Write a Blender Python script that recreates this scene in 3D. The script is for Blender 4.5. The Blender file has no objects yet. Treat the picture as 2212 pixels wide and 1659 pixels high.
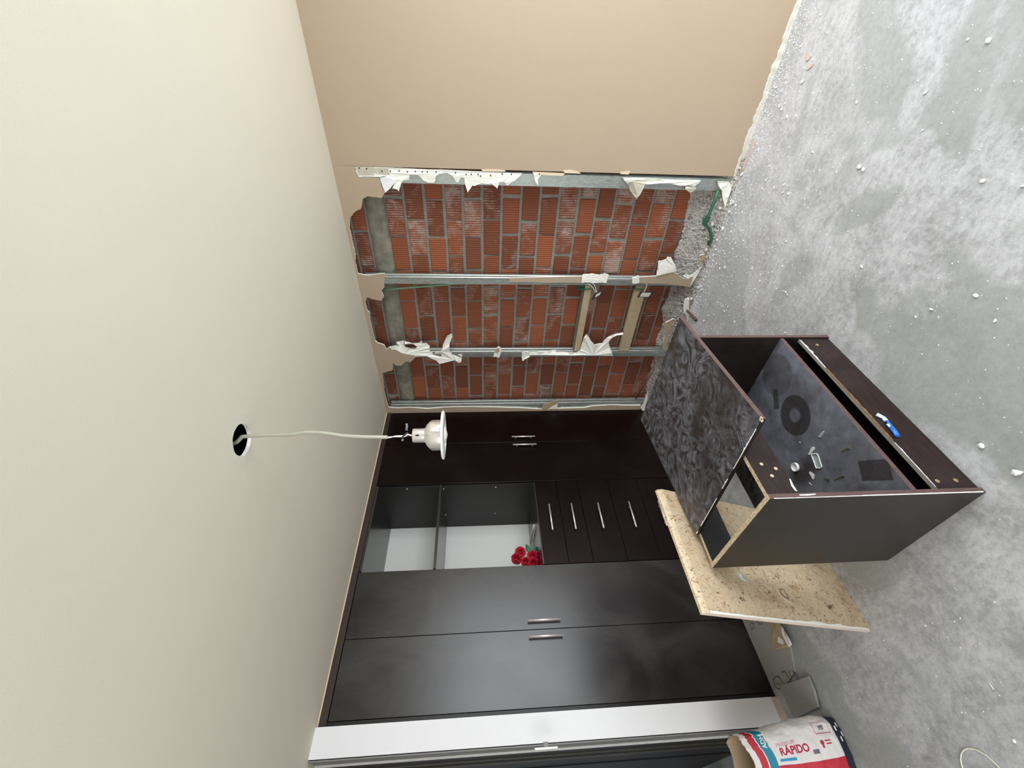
import bpy, bmesh, math, random
from mathutils import Vector, Matrix, noise
from mathutils.geometry import tessellate_polygon
C = bpy.context.scene.collection
rnd = random.Random(7)
PI = math.pi

# ---------------------------------------------------------------- camera (the phone was held sideways)
CR = Vector((0.04133549, -0.06152999, -0.99724893))
CU = Vector((0.74756278, 0.66411602, -0.00998966))
CF = Vector((-0.66290366, 0.74509326, -0.07344909))
CP = Vector((2.93856288, -2.90369427, 1.7007974))
FPX = 914.71
cam_d = bpy.data.cameras.new('camera'); cam = bpy.data.objects.new('camera', cam_d); C.objects.link(cam)
cam_d.sensor_fit = 'HORIZONTAL'; cam_d.sensor_width = 36; cam_d.lens = FPX / 2212 * 36
cam_d.clip_start = 0.02
m = Matrix.Identity(4)
for i in range(3):
    m[i][0] = CR[i]; m[i][1] = CU[i]; m[i][2] = -CF[i]; m[i][3] = CP[i]
cam.matrix_world = m
sc = bpy.context.scene
sc.camera = cam
sc.view_settings.view_transform = 'Standard'; sc.view_settings.look = 'None'
sc.view_settings.exposure = 0.0; sc.view_settings.gamma = 1; sc.view_settings.use_curve_mapping = False
# world: overcast sky outside
w = bpy.data.worlds.new('world'); sc.world = w; w.use_nodes = True
w.node_tree.nodes['Background'].inputs[0].default_value = (0.80, 0.90, 1.0, 1)
w.node_tree.nodes['Background'].inputs[1].default_value = 1.2

def area(name, loc, aim, sx, sy, power, col):
    d = bpy.data.lights.new(name, 'AREA'); d.shape = 'RECTANGLE'; d.size = sx; d.size_y = sy
    d.energy = power; d.color = col
    o = bpy.data.objects.new(name, d); C.objects.link(o); o.location = loc
    o.rotation_euler = Vector(aim).to_track_quat('-Z', 'Z').to_euler()
    return o
WX = 3.75
area('window_daylight', (WX + 0.95, -1.15, 1.55), (-1, 0, -.22), 3.0, 2.4, 150, (0.93, 0.97, 1.0))
area('rear_fill_light', (2.3, -5.2, 1.5), (0, 1, -.2), 2.4, 2.2, 70, (1.0, 0.975, 0.93))  # unseen fill lamp, added behind the camera to brighten the room

# ---------------------------------------------------------------- pixel -> place on a plane of the room
def ray(x, y):
    return CR * ((x - 1106) / FPX) + CU * (-(y - 829.5) / FPX) + CF
def on(x, y, ax, val):
    d = ray(x, y); return CP + d * ((val - CP[ax]) / d[ax])
def onX(x, y, v=0.0): return on(x, y, 0, v)
def onY(x, y, v=0.0): return on(x, y, 1, v)
def onZ(x, y, v=0.0): return on(x, y, 2, v)
def zm(ox, oy, s, pts): return [(ox + a / s, oy + b / s) for a, b in pts]

# ---------------------------------------------------------------- materials
def mat(name):
    mt = bpy.data.materials.new(name); mt.use_nodes = True
    nt = mt.node_tree; b = nt.nodes['Principled BSDF']
    return mt, nt, b
def N(nt, t, **k):
    n = nt.nodes.new(t)
    for a, v in k.items():
        if a.startswith('i_'):
            n.inputs[int(a[2:]) if a[2:].isdigit() else a[2:].replace('_', ' ')].default_value = v
        else: setattr(n, a, v)
    return n
def L(nt, a, b): nt.links.new(a, b)
def math_(nt, op, a, b=None, c=None, clamp=False):
    n = nt.nodes.new('ShaderNodeMath'); n.operation = op; n.use_clamp = clamp
    for i, v in enumerate((a, b, c)):
        if v is None: continue
        if isinstance(v, (int, float)): n.inputs[i].default_value = v
        else: nt.links.new(v, n.inputs[i])
    return n.outputs[0]
def mixc(nt, f, a, b):
    n = nt.nodes.new('ShaderNodeMix'); n.data_type = 'RGBA'
    for s, v in ((0, f), (6, a), (7, b)):
        if isinstance(v, (int, float)): n.inputs[s].default_value = v
        elif isinstance(v, tuple): n.inputs[s].default_value = (*v, 1) if len(v) == 3 else v
        else: nt.links.new(v, n.inputs[s])
    return n.outputs[2]
def pos(nt, scale=(1, 1, 1)):
    g = nt.nodes.new('ShaderNodeNewGeometry')
    if scale == (1, 1, 1): return g.outputs['Position']
    mp = nt.nodes.new('ShaderNodeMapping'); mp.inputs['Scale'].default_value = scale
    nt.links.new(g.outputs['Position'], mp.inputs['Vector']); return mp.outputs[0]
def noi(nt, vec, scale, detail=4, rough=.55, dist=0.0):
    n = nt.nodes.new('ShaderNodeTexNoise'); n.inputs['Scale'].default_value = scale
    n.inputs['Detail'].default_value = detail; n.inputs['Roughness'].default_value = rough
    n.inputs['Distortion'].default_value = dist
    nt.links.new(vec, n.inputs['Vector']); return n.outputs[0]
def step(nt, v, lo, hi, a=0.0, b=1.0):
    n = nt.nodes.new('ShaderNodeMapRange'); n.clamp = True
    n.inputs[1].default_value = lo; n.inputs[2].default_value = hi; n.inputs[3].default_value = a; n.inputs[4].default_value = b
    nt.links.new(v, n.inputs[0]); return n.outputs[0]
def bump(nt, b, h, strength=.3, dist=.01):
    n = nt.nodes.new('ShaderNodeBump'); n.inputs['Strength'].default_value = strength; n.inputs['Distance'].default_value = dist
    nt.links.new(h, n.inputs['Height']); nt.links.new(n.outputs[0], b.inputs['Normal'])
def s2l(c): return tuple(((v / 255) / 12.92 if v / 255 <= .04045 else ((v / 255 + .055) / 1.055) ** 2.4) for v in c)

def plain(name, rgb, rough=.5, metal=0.0, var=.12, vs=30, bmp=0.0, bs=200):
    mt, nt, b = mat(name)
    c = s2l(rgb); p = pos(nt)
    f = noi(nt, p, vs, 4)
    L(nt, mixc(nt, f, tuple(v * (1 - var) for v in c), tuple(min(1, v * (1 + var)) for v in c)), b.inputs['Base Color'])
    b.inputs['Roughness'].default_value = rough; b.inputs['Metallic'].default_value = metal
    if bmp: bump(nt, b, noi(nt, p, bs, 3), bmp, .002)
    return mt

M = {}
M['ceiling'] = plain('ceiling_paint', (224, 217, 198), .85, 0, .03, 3, .25, 260)
M['beige'] = plain('beige_wall_paint', (178, 158, 135), .8, 0, .02, 4, .3, 220)
M['white'] = plain('white_wall_paint', (240, 240, 242), .75, 0, .02, 8, .3, 200)
M['gypsum'] = plain('broken_gypsum', (247, 244, 234), .9, 0, .12, 60, .9, 90)
M['paper'] = plain('torn_grey_paper', (196, 190, 172), .85, 0, .18, 40, .4, 120)
M['tan'] = plain('tan_paper', (176, 154, 122), .85, 0, .15, 40, .3, 120)
M['particle'] = None
M['steel'] = None
M['chrome'] = plain('brushed_handle_metal', (232, 224, 220), .38, .6, .05, 50)
M['green'] = plain('green_conduit_plastic', (48, 104, 74), .4, 0, .12, 60)
M['lightgreen'] = plain('pale_green_conduit', (116, 158, 122), .4, 0, .1, 40)
M['black'] = plain('black_tape', (34, 32, 34), .5, 0, .2, 80)
M['darkvoid'] = plain('dark_plenum', (40, 38, 30), .95, 0, .2, 10)
M['greytape'] = plain('grey_tape', (120, 126, 126), .5, 0, .1, 60)
M['wirewhite'] = plain('white_wire', (236, 234, 226), .4)
M['wirered'] = plain('red_wire', (196, 40, 56), .4)
M['wiregrey'] = plain('grey_wire', (60, 60, 66), .4)
M['flange'] = plain('white_enamel', (240, 240, 236), .3)
M['bulb'] = plain('frosted_bulb', (236, 226, 220), .25)
M['red'] = plain('red_petal', (206, 36, 62), .55, 0, .3, 60)
M['leaf'] = plain('green_leaf', (42, 120, 88), .5, 0, .2, 60)
M['straw'] = plain('cream_wrapped_stem', (232, 228, 210), .7, 0, .3, 200)
M['glass'] = None
M['screw'] = plain('steel_screw', (150, 140, 112), .35, .9)
M['darkhole'] = plain('dark_hole', (16, 12, 12), .8)
M['browntrim'] = plain('brown_splinter', (92, 62, 52), .6, 0, .2, 60)
M['greygap'] = plain('grey_frame_shaded_return', (132, 130, 128), .5)
M['olive'] = plain('aluminium_track', (78, 74, 62), .4, .3)
M['bluepl'] = plain('blue_plastic', (44, 116, 214), .35)
M['lightblue'] = plain('pale_blue_plastic', (206, 232, 246), .35)
M['cement'] = plain('cement_smear', (128, 124, 112), .9, 0, .22, 14, .6, 60)

def m_particle():
    mt, nt, b = mat('particle_board_edge'); p = pos(nt)
    v = nt.nodes.new('ShaderNodeTexVoronoi'); v.inputs['Scale'].default_value = 260; L(nt, p, v.inputs['Vector'])
    g = N(nt, 'ShaderNodeSeparateColor'); L(nt, v.outputs['Color'], g.inputs[0])
    c = mixc(nt, g.outputs[0], s2l((172, 150, 118)), s2l((224, 208, 178)))
    L(nt, mixc(nt, step(nt, noi(nt, p, 60), .58, .7), c, s2l((150, 132, 112))), b.inputs['Base Color'])
    b.inputs['Roughness'].default_value = .85; bump(nt, b, g.outputs[1], .5, .002); return mt
M['particle'] = m_particle()
def m_steel():
    mt, nt, b = mat('galvanised_steel'); p = pos(nt, (1, 1, .35))
    n = noi(nt, p, 70, 5, .7)
    L(nt, mixc(nt, n, s2l((120, 132, 132)), s2l((206, 212, 204))), b.inputs['Base Color'])
    b.inputs['Metallic'].default_value = .75; b.inputs['Roughness'].default_value = .42
    L(nt, step(nt, n, .3, .7, .3, .55), b.inputs['Roughness']); return mt
M['steel'] = m_steel()
def m_glass():
    mt, nt, b = mat('clear_plastic')
    b.inputs['Base Color'].default_value = (*s2l((226, 238, 234)), 1); b.inputs['Roughness'].default_value = .18
    b.inputs['Transmission Weight'].default_value = .45; b.inputs['IOR'].default_value = 1.45
    n = noi(nt, pos(nt), 120); L(nt, step(nt, n, .3, .7, .1, .35), b.inputs['Roughness']); return mt
M['glass'] = m_glass()

def m_wood(name, rgb, rgb2, rough, dust=0.0, grain=(14, 14, 1.2), dustcol=(128, 126, 126), seed=0.0, dlo=.5, dhi=.75, spec=.5):
    """near-black laminate with a fine grain and a film of dust"""
    mt, nt, b = mat(name); p = pos(nt, grain)
    g = noi(nt, p, 9, 6, .65)
    c = mixc(nt, step(nt, g, .35, .68), s2l(rgb), s2l(rgb2))
    if dust > 0:
        ps = N(nt, 'ShaderNodeVectorMath', operation='ADD'); ps.inputs[1].default_value = (seed, seed, seed); L(nt, pos(nt, (1, 1, .7)), ps.inputs[0])
        d = noi(nt, ps.outputs[0], 3.2, 7, .62, .6)
        d2 = noi(nt, pos(nt, (30, 30, 6)), 6, 3, .5)
        f = math_(nt, 'MULTIPLY', step(nt, d, dlo, dhi), step(nt, d2, .2, .8, .55, 1.0))
        f = math_(nt, 'MULTIPLY', f, dust)
        c = mixc(nt, f, c, s2l(dustcol))
        L(nt, math_(nt, 'ADD', rough, math_(nt, 'MULTIPLY', f, .4)), b.inputs['Roughness'])
    else: b.inputs['Roughness'].default_value = rough
    L(nt, c, b.inputs['Base Color']); b.inputs['Specular IOR Level'].default_value = spec
    bump(nt, b, g, .08, .001)
    return mt
M['closet'] = m_wood('closet_laminate', (14, 6, 5), (24, 12, 10), .26, .05, dustcol=(90, 86, 84), dlo=.5, spec=.22)
M['closet2'] = m_wood('dusty_closet_laminate', (14, 8, 7), (26, 16, 14), .30, .22, dustcol=(126, 122, 118), dlo=.40, dhi=.75, spec=.7)
M['closetin'] = m_wood('closet_interior_laminate', (23, 22, 20), (32, 31, 28), .4, .0, spec=.4)
M['closetgloss'] = m_wood('glossy_shelf_laminate', (34, 33, 31), (46, 45, 42), .22, .0, spec=1.0)
M['fascia'] = m_wood('closet_fascia_laminate', (46, 34, 27), (60, 46, 38), .45, .0, grain=(14, 1.2, 14))
M['cabside'] = m_wood('cabinet_side_laminate', (28, 23, 19), (40, 34, 29), .3, .10, dustcol=(120, 118, 110), spec=.35)
M['cabfront'] = m_wood('cabinet_front_laminate', (34, 23, 21), (50, 37, 35), .42, .08, grain=(14, 1.2, 14), spec=.22)
M['cabdark'] = m_wood('cabinet_inner_laminate', (20, 16, 16), (32, 26, 26), .4, .05)
M['edge'] = m_wood('brown_edge_banding', (84, 62, 58), (104, 78, 74), .45, .1)
M['whiteback'] = plain('white_back_panel', (246, 246, 240), .6, 0, .02, 4)

def circ(nt, cx, cy, r, soft=.004, sx=1.0, ang=0.0):
    g = nt.nodes.new('ShaderNodeNewGeometry'); s = N(nt, 'ShaderNodeSeparateXYZ'); L(nt, g.outputs[0], s.inputs[0])
    dx = math_(nt, 'SUBTRACT', s.outputs[0], cx); dy = math_(nt, 'SUBTRACT', s.outputs[1], cy)
    ca, sa = math.cos(ang), math.sin(ang)
    u = math_(nt, 'ADD', math_(nt, 'MULTIPLY', dx, ca), math_(nt, 'MULTIPLY', dy, sa))
    v = math_(nt, 'SUBTRACT', math_(nt, 'MULTIPLY', dy, ca), math_(nt, 'MULTIPLY', dx, sa))
    u = math_(nt, 'MULTIPLY', u, sx)
    d = math_(nt, 'SQRT', math_(nt, 'ADD', math_(nt, 'MULTIPLY', u, u), math_(nt, 'MULTIPLY', v, v)))
    return step(nt, d, r, r + soft, 1.0, 0.0)
def rect(nt, cx, cy, hx, hy, ang, soft=.003):
    g = nt.nodes.new('ShaderNodeNewGeometry'); s = N(nt, 'ShaderNodeSeparateXYZ'); L(nt, g.outputs[0], s.inputs[0])
    dx = math_(nt, 'SUBTRACT', s.outputs[0], cx); dy = math_(nt, 'SUBTRACT', s.outputs[1], cy)
    ca, sa = math.cos(ang), math.sin(ang)
    u = math_(nt, 'ABSOLUTE', math_(nt, 'ADD', math_(nt, 'MULTIPLY', dx, ca), math_(nt, 'MULTIPLY', dy, sa)))
    v = math_(nt, 'ABSOLUTE', math_(nt, 'SUBTRACT', math_(nt, 'MULTIPLY', dy, ca), math_(nt, 'MULTIPLY', dx, sa)))
    return math_(nt, 'MULTIPLY', step(nt, u, hx, hx + soft, 1, 0), step(nt, v, hy, hy + soft, 1, 0))
def m_dusty(name, marks, swirl=False):
    """dark board under plaster dust; marks = places where something stood and kept it clean"""
    mt, nt, b = mat(name); p = pos(nt)
    base = mixc(nt, noi(nt, pos(nt, (14, 1.5, 14)), 8), s2l((44, 38, 38)), s2l((58, 50, 48)))
    n1 = noi(nt, p, 7, 8, .62, .4); n2 = noi(nt, p, 30, 6, .7, .6)
    if swirl:
        n3 = noi(nt, p, 9, 8, .62, 3.2); n0 = noi(nt, p, 3.0, 2, .5)
        f = math_(nt, 'MULTIPLY', step(nt, n3, .40, .66), step(nt, n0, .36, .50))
        f = math_(nt, 'MULTIPLY', f, step(nt, n2, .3, .65, .35, 1.0))
        f = math_(nt, 'MULTIPLY', f, .85)
    else:
        f = math_(nt, 'MULTIPLY', step(nt, n1, .32, .66, .32, 1.0), step(nt, n2, .2, .7, .5, .95))
        f = math_(nt, 'MULTIPLY', f, .86)
    for k in marks:
        f = math_(nt, 'MULTIPLY', f, math_(nt, 'SUBTRACT', 1.0, math_(nt, 'MULTIPLY', k(nt), .82)))
    c = mixc(nt, f, base, s2l((142, 146, 158)))
    sp = nt.nodes.new('ShaderNodeTexVoronoi'); sp.inputs['Scale'].default_value = 55; L(nt, p, sp.inputs['Vector'])
    c = mixc(nt, math_(nt, 'MULTIPLY', step(nt, sp.outputs['Distance'], .05, .11, 1, 0), step(nt, n1, .5, .6)), c, s2l((205, 208, 206)))
    L(nt, c, b.inputs['Base Color']); L(nt, math_(nt, 'ADD', .4, math_(nt, 'MULTIPLY', f, .5)), b.inputs['Roughness'])
    bump(nt, b, n2, .08, .001); return mt
SZ = .25
rc = onZ(1717, 897, SZ); c1 = onZ(1735, 1021, SZ); rq = [onZ(x, y, SZ) for x, y in ((1855, 1001), (1912, 997), (1935, 1032), (1862, 1034))]
rqc = sum(rq, Vector()) / 4
d1 = onZ(1676, 862, SZ); arc = onZ(1660, 800, SZ)
M['shelf'] = m_dusty('dusty_shelf', [
    lambda nt: math_(nt, 'SUBTRACT', circ(nt, rc.x, rc.y, .092), circ(nt, rc.x, rc.y, .026, .012)),
    lambda nt: circ(nt, rqc.x, rqc.y, .05, .003) if 0 else rect(nt, rqc.x, rqc.y, .062, .036, -.6),
    lambda nt: rect(nt, d1.x, d1.y, .045, .014, .85, .008),
    lambda nt: circ(nt, c1.x, c1.y, .03, .04, .6),
    lambda nt: math_(nt, 'MULTIPLY', circ(nt, arc.x + .02, arc.y - .06, .1, .01), .5)])
M['topboard'] = m_dusty('smeared_board', [], True)
M['smudge'] = m_dusty('smudged_stretcher', [], True)

def m_counter():
    mt, nt, b = mat('beige_stone_laminate'); p = pos(nt)
    n1 = noi(nt, p, 6, 5, .6); n2 = noi(nt, p, 85, 5, .7, .8); n3 = noi(nt, pos(nt, (1, 1, .6)), 55, 6, .75, 2.0); n4 = noi(nt, p, 22, 4, .6, .5)
    c = mixc(nt, step(nt, n1, .3, .7), s2l((196, 170, 136)), s2l((218, 196, 164)))
    c = mixc(nt, step(nt, n2, .45, .65), c, s2l((224, 206, 176)))
    c = mixc(nt, step(nt, n4, .55, .68, 0, .6), c, s2l((176, 142, 110)))
    c = mixc(nt, math_(nt, 'MULTIPLY', step(nt, n3, .565, .60), step(nt, n4, .38, .5)), c, s2l((104, 74, 52)))
    # two rings left by dried glue
    q = on(1690, 1285, 0, 1.05)
    L(nt, c, b.inputs['Base Color']); b.inputs['Roughness'].default_value = .45; bump(nt, b, n2, .05, .001); return mt
M['counter'] = m_counter()

def m_floor():
    mt, nt, b = mat('raw_concrete_floor'); p = pos(nt)
    s = N(nt, 'ShaderNodeSeparateXYZ'); L(nt, p, s.inputs[0])
    n0 = noi(nt, p, 1.1, 3, .55, .3); n1 = noi(nt, p, 4.5, 8, .68, .4); n2 = noi(nt, p, 34, 8, .78, .15); n3 = noi(nt, p, 140, 4, .6)
    wv = nt.nodes.new('ShaderNodeTexWave'); wv.wave_type = 'RINGS'; wv.inputs['Scale'].default_value = 9; wv.inputs['Distortion'].default_value = 9
    wv.inputs['Detail'].default_value = 5; wv.inputs['Detail Roughness'].default_value = .7; wv.inputs['Detail Scale'].default_value = 1.6
    mp = N(nt, 'ShaderNodeMapping'); mp.inputs['Location'].default_value = (-1.4, 2.9, 0); L(nt, p, mp.inputs[0]); L(nt, mp.outputs[0], wv.inputs['Vector'])
    c = mixc(nt, step(nt, n1, .3, .7), s2l((146, 146, 145)), s2l((194, 195, 198)))
    c = mixc(nt, math_(nt, 'MULTIPLY', step(nt, n2, .46, .68), .55), c, s2l((212, 213, 216)))
    c = mixc(nt, math_(nt, 'MULTIPLY', step(nt, n2, .48, .36), .4), c, s2l((132, 132, 132)))
    swm = math_(nt, 'MULTIPLY', step(nt, n0, .44, .54), step(nt, n1, .45, .6))
    c = mixc(nt, math_(nt, 'MULTIPLY', math_(nt, 'MULTIPLY', swm, step(nt, wv.outputs[0], .3, .9)), .35), c, s2l((206, 203, 200)))
    # smooth darker trowelled patches
    sm = step(nt, noi(nt, p, 1.9, 2, .45, .8), .53, .58)
    c = mixc(nt, math_(nt, 'MULTIPLY', sm, .7), c, s2l((148, 151, 147)))
    # white plaster dust gathered near the opened wall
    near = step(nt, s.outputs[1], -1.35, -.05)
    nx = math_(nt, 'MULTIPLY', step(nt, s.outputs[0], .3, 1.2), step(nt, s.outputs[0], 2.2, 3.6, 1, .45))
    dm = math_(nt, 'MULTIPLY', math_(nt, 'MULTIPLY', near, nx), step(nt, n2, .30, .58, .25, 1.0))
    c = mixc(nt, math_(nt, 'MULTIPLY', dm, .55), c, s2l((216, 216, 220)))
    v = nt.nodes.new('ShaderNodeTexVoronoi'); v.inputs['Scale'].default_value = 48; L(nt, p, v.inputs['Vector'])
    sp = math_(nt, 'MULTIPLY', step(nt, v.outputs['Distance'], .08, .15, 1, 0), step(nt, noi(nt, p, 7, 3), .5, .62))
    c = mixc(nt, math_(nt, 'MULTIPLY', sp, .8), c, s2l((228, 228, 226)))
    L(nt, c, b.inputs['Base Color'])
    L(nt, step(nt, n1, .3, .7, .5, .8), b.inputs['Roughness'])
    h = math_(nt, 'ADD', math_(nt, 'MULTIPLY', n2, .6), math_(nt, 'ADD', math_(nt, 'MULTIPLY', n3, .25), math_(nt, 'MULTIPLY', math_(nt, 'MULTIPLY', wv.outputs[0], swm), .3)))
    bump(nt, b, h, .35, .006); return mt
M['floor'] = m_floor()

def m_brick():
    mt, nt, b = mat('ribbed_clay_block'); p = pos(nt)
    a = N(nt, 'ShaderNodeAttribute', attribute_name='tint'); s0 = N(nt, 'ShaderNodeSeparateColor'); L(nt, a.outputs['Color'], s0.inputs[0])
    s = N(nt, 'ShaderNodeSeparateXYZ'); L(nt, p, s.inputs[0])
    wob = noi(nt, pos(nt, (6, 6, 2)), 3, 3)
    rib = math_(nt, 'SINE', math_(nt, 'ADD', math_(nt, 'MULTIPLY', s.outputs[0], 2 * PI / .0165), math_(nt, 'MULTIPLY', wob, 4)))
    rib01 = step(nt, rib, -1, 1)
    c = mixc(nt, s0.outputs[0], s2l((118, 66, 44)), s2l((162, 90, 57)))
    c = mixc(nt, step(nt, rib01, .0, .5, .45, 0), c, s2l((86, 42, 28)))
    # mortar slurry caught on the ribs
    pn = N(nt, 'ShaderNodeVectorMath', operation='MULTIPLY_ADD'); L(nt, a.outputs['Color'], pn.inputs[0]); pn.inputs[1].default_value = (7, 7, 7); L(nt, p, pn.inputs[2])
    n1 = noi(nt, pn.outputs[0], 7, 6, .7, .5); n2 = noi(nt, pos(nt, (1, 1, .25)), 120, 4, .7)
    bias = math_(nt, 'ADD', math_(nt, 'MULTIPLY', s0.outputs[1], .30), step(nt, s.outputs[0], 1.5, 2.1, 0.0, .07))
    n1b = math_(nt, 'ADD', n1, bias)
    f = math_(nt, 'MULTIPLY', step(nt, n1b, .68, .84), math_(nt, 'MAXIMUM', step(nt, rib01, .25, .6), step(nt, n1b, .82, .9)))
    f = math_(nt, 'MULTIPLY', f, step(nt, n2, .3, .6, .4, 1.0))
    c = mixc(nt, math_(nt, 'MULTIPLY', f, .75), c, s2l((182, 170, 162)))
    L(nt, c, b.inputs['Base Color']); b.inputs['Roughness'].default_value = .82
    bump(nt, b, math_(nt, 'ADD', rib01, math_(nt, 'MULTIPLY', n2, .5)), .5, .004); return mt
M['brick'] = m_brick()
def m_mortar():
    mt, nt, b = mat('grey_mortar'); p = pos(nt)
    n = noi(nt, p, 30, 7, .7)
    L(nt, mixc(nt, n, s2l((116, 114, 106)), s2l((166, 163, 154))), b.inputs['Base Color']); b.inputs['Roughness'].default_value = .95
    bump(nt, b, n, .9, .01); return mt
M['mortar'] = m_mortar()
def m_beam():
    mt, nt, b = mat('rough_concrete_beam'); p = pos(nt)
    n = noi(nt, p, 9, 7, .65, .3); n2 = noi(nt, pos(nt, (1, 1, 6)), 12, 5, .6)
    c = mixc(nt, step(nt, n, .3, .7), s2l((104, 101, 88)), s2l((158, 153, 138)))
    L(nt, c, b.inputs['Base Color']); b.inputs['Roughness'].default_value = .95; bump(nt, b, n2, .6, .008); return mt
M['beam'] = m_beam()
def m_rubble():
    mt, nt, b = mat('crumbled_mortar_ledge'); p = pos(nt)
    v = nt.nodes.new('ShaderNodeTexVoronoi'); v.inputs['Scale'].default_value = 95; L(nt, p, v.inputs['Vector'])
    g = N(nt, 'ShaderNodeSeparateColor'); L(nt, v.outputs['Color'], g.inputs[0])
    c = mixc(nt, g.outputs[0], s2l((120, 110, 104)), s2l((214, 210, 204)))
    c = mixc(nt, step(nt, noi(nt, p, 16, 6, .7), .42, .62), c, s2l((190, 186, 180)))
    L(nt, c, b.inputs['Base Color']); b.inputs['Roughness'].default_value = .95
    bump(nt, b, math_(nt, 'ADD', v.outputs['Distance'], noi(nt, p, 60, 4)), .9, .008); return mt
M['rubble'] = m_rubble()
M['ledge'] = plain('rough_pier_base', (206, 190, 176), .9, 0, .2, 40, .8, 80)
M['plasterboard'] = plain('dusty_plasterboard', (152, 150, 146), .85, 0, .08, 12, .3, 100)
M['sack'] = plain('white_paper_sack', (226, 222, 220), .7, 0, .08, 25, .4, 60)
M['sackin'] = plain('brown_sack_lining', (170, 146, 120), .85, 0, .15, 30, .5, 60)
M['sackred'] = plain('red_print', (190, 44, 60), .6, 0, .06, 40)
M['sackteal'] = plain('teal_print', (34, 132, 156), .6, 0, .06, 40)
M['sacknavy'] = plain('navy_print', (38, 42, 58), .6, 0, .2, 40)
M['inkred'] = plain('crimson_ink', (176, 28, 66), .6)
M['inkpink'] = plain('pale_red_ink', (206, 128, 146), .6)
M['inkwhite'] = plain('white_ink', (236, 238, 236), .6)
M['inkgrey'] = plain('grey_ink', (110, 104, 120), .6)
M['inkblue'] = plain('blue_ink', (48, 150, 196), .6)
M['pencil'] = plain('grey_marker', (108, 106, 108), .8)
M['chip'] = plain('plaster_chip', (238, 237, 233), .9, 0, .06, 60, .5, 120)
M['chiptan'] = plain('painted_chip', (204, 186, 174), .9, 0, .1, 60, .5, 120)

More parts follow.
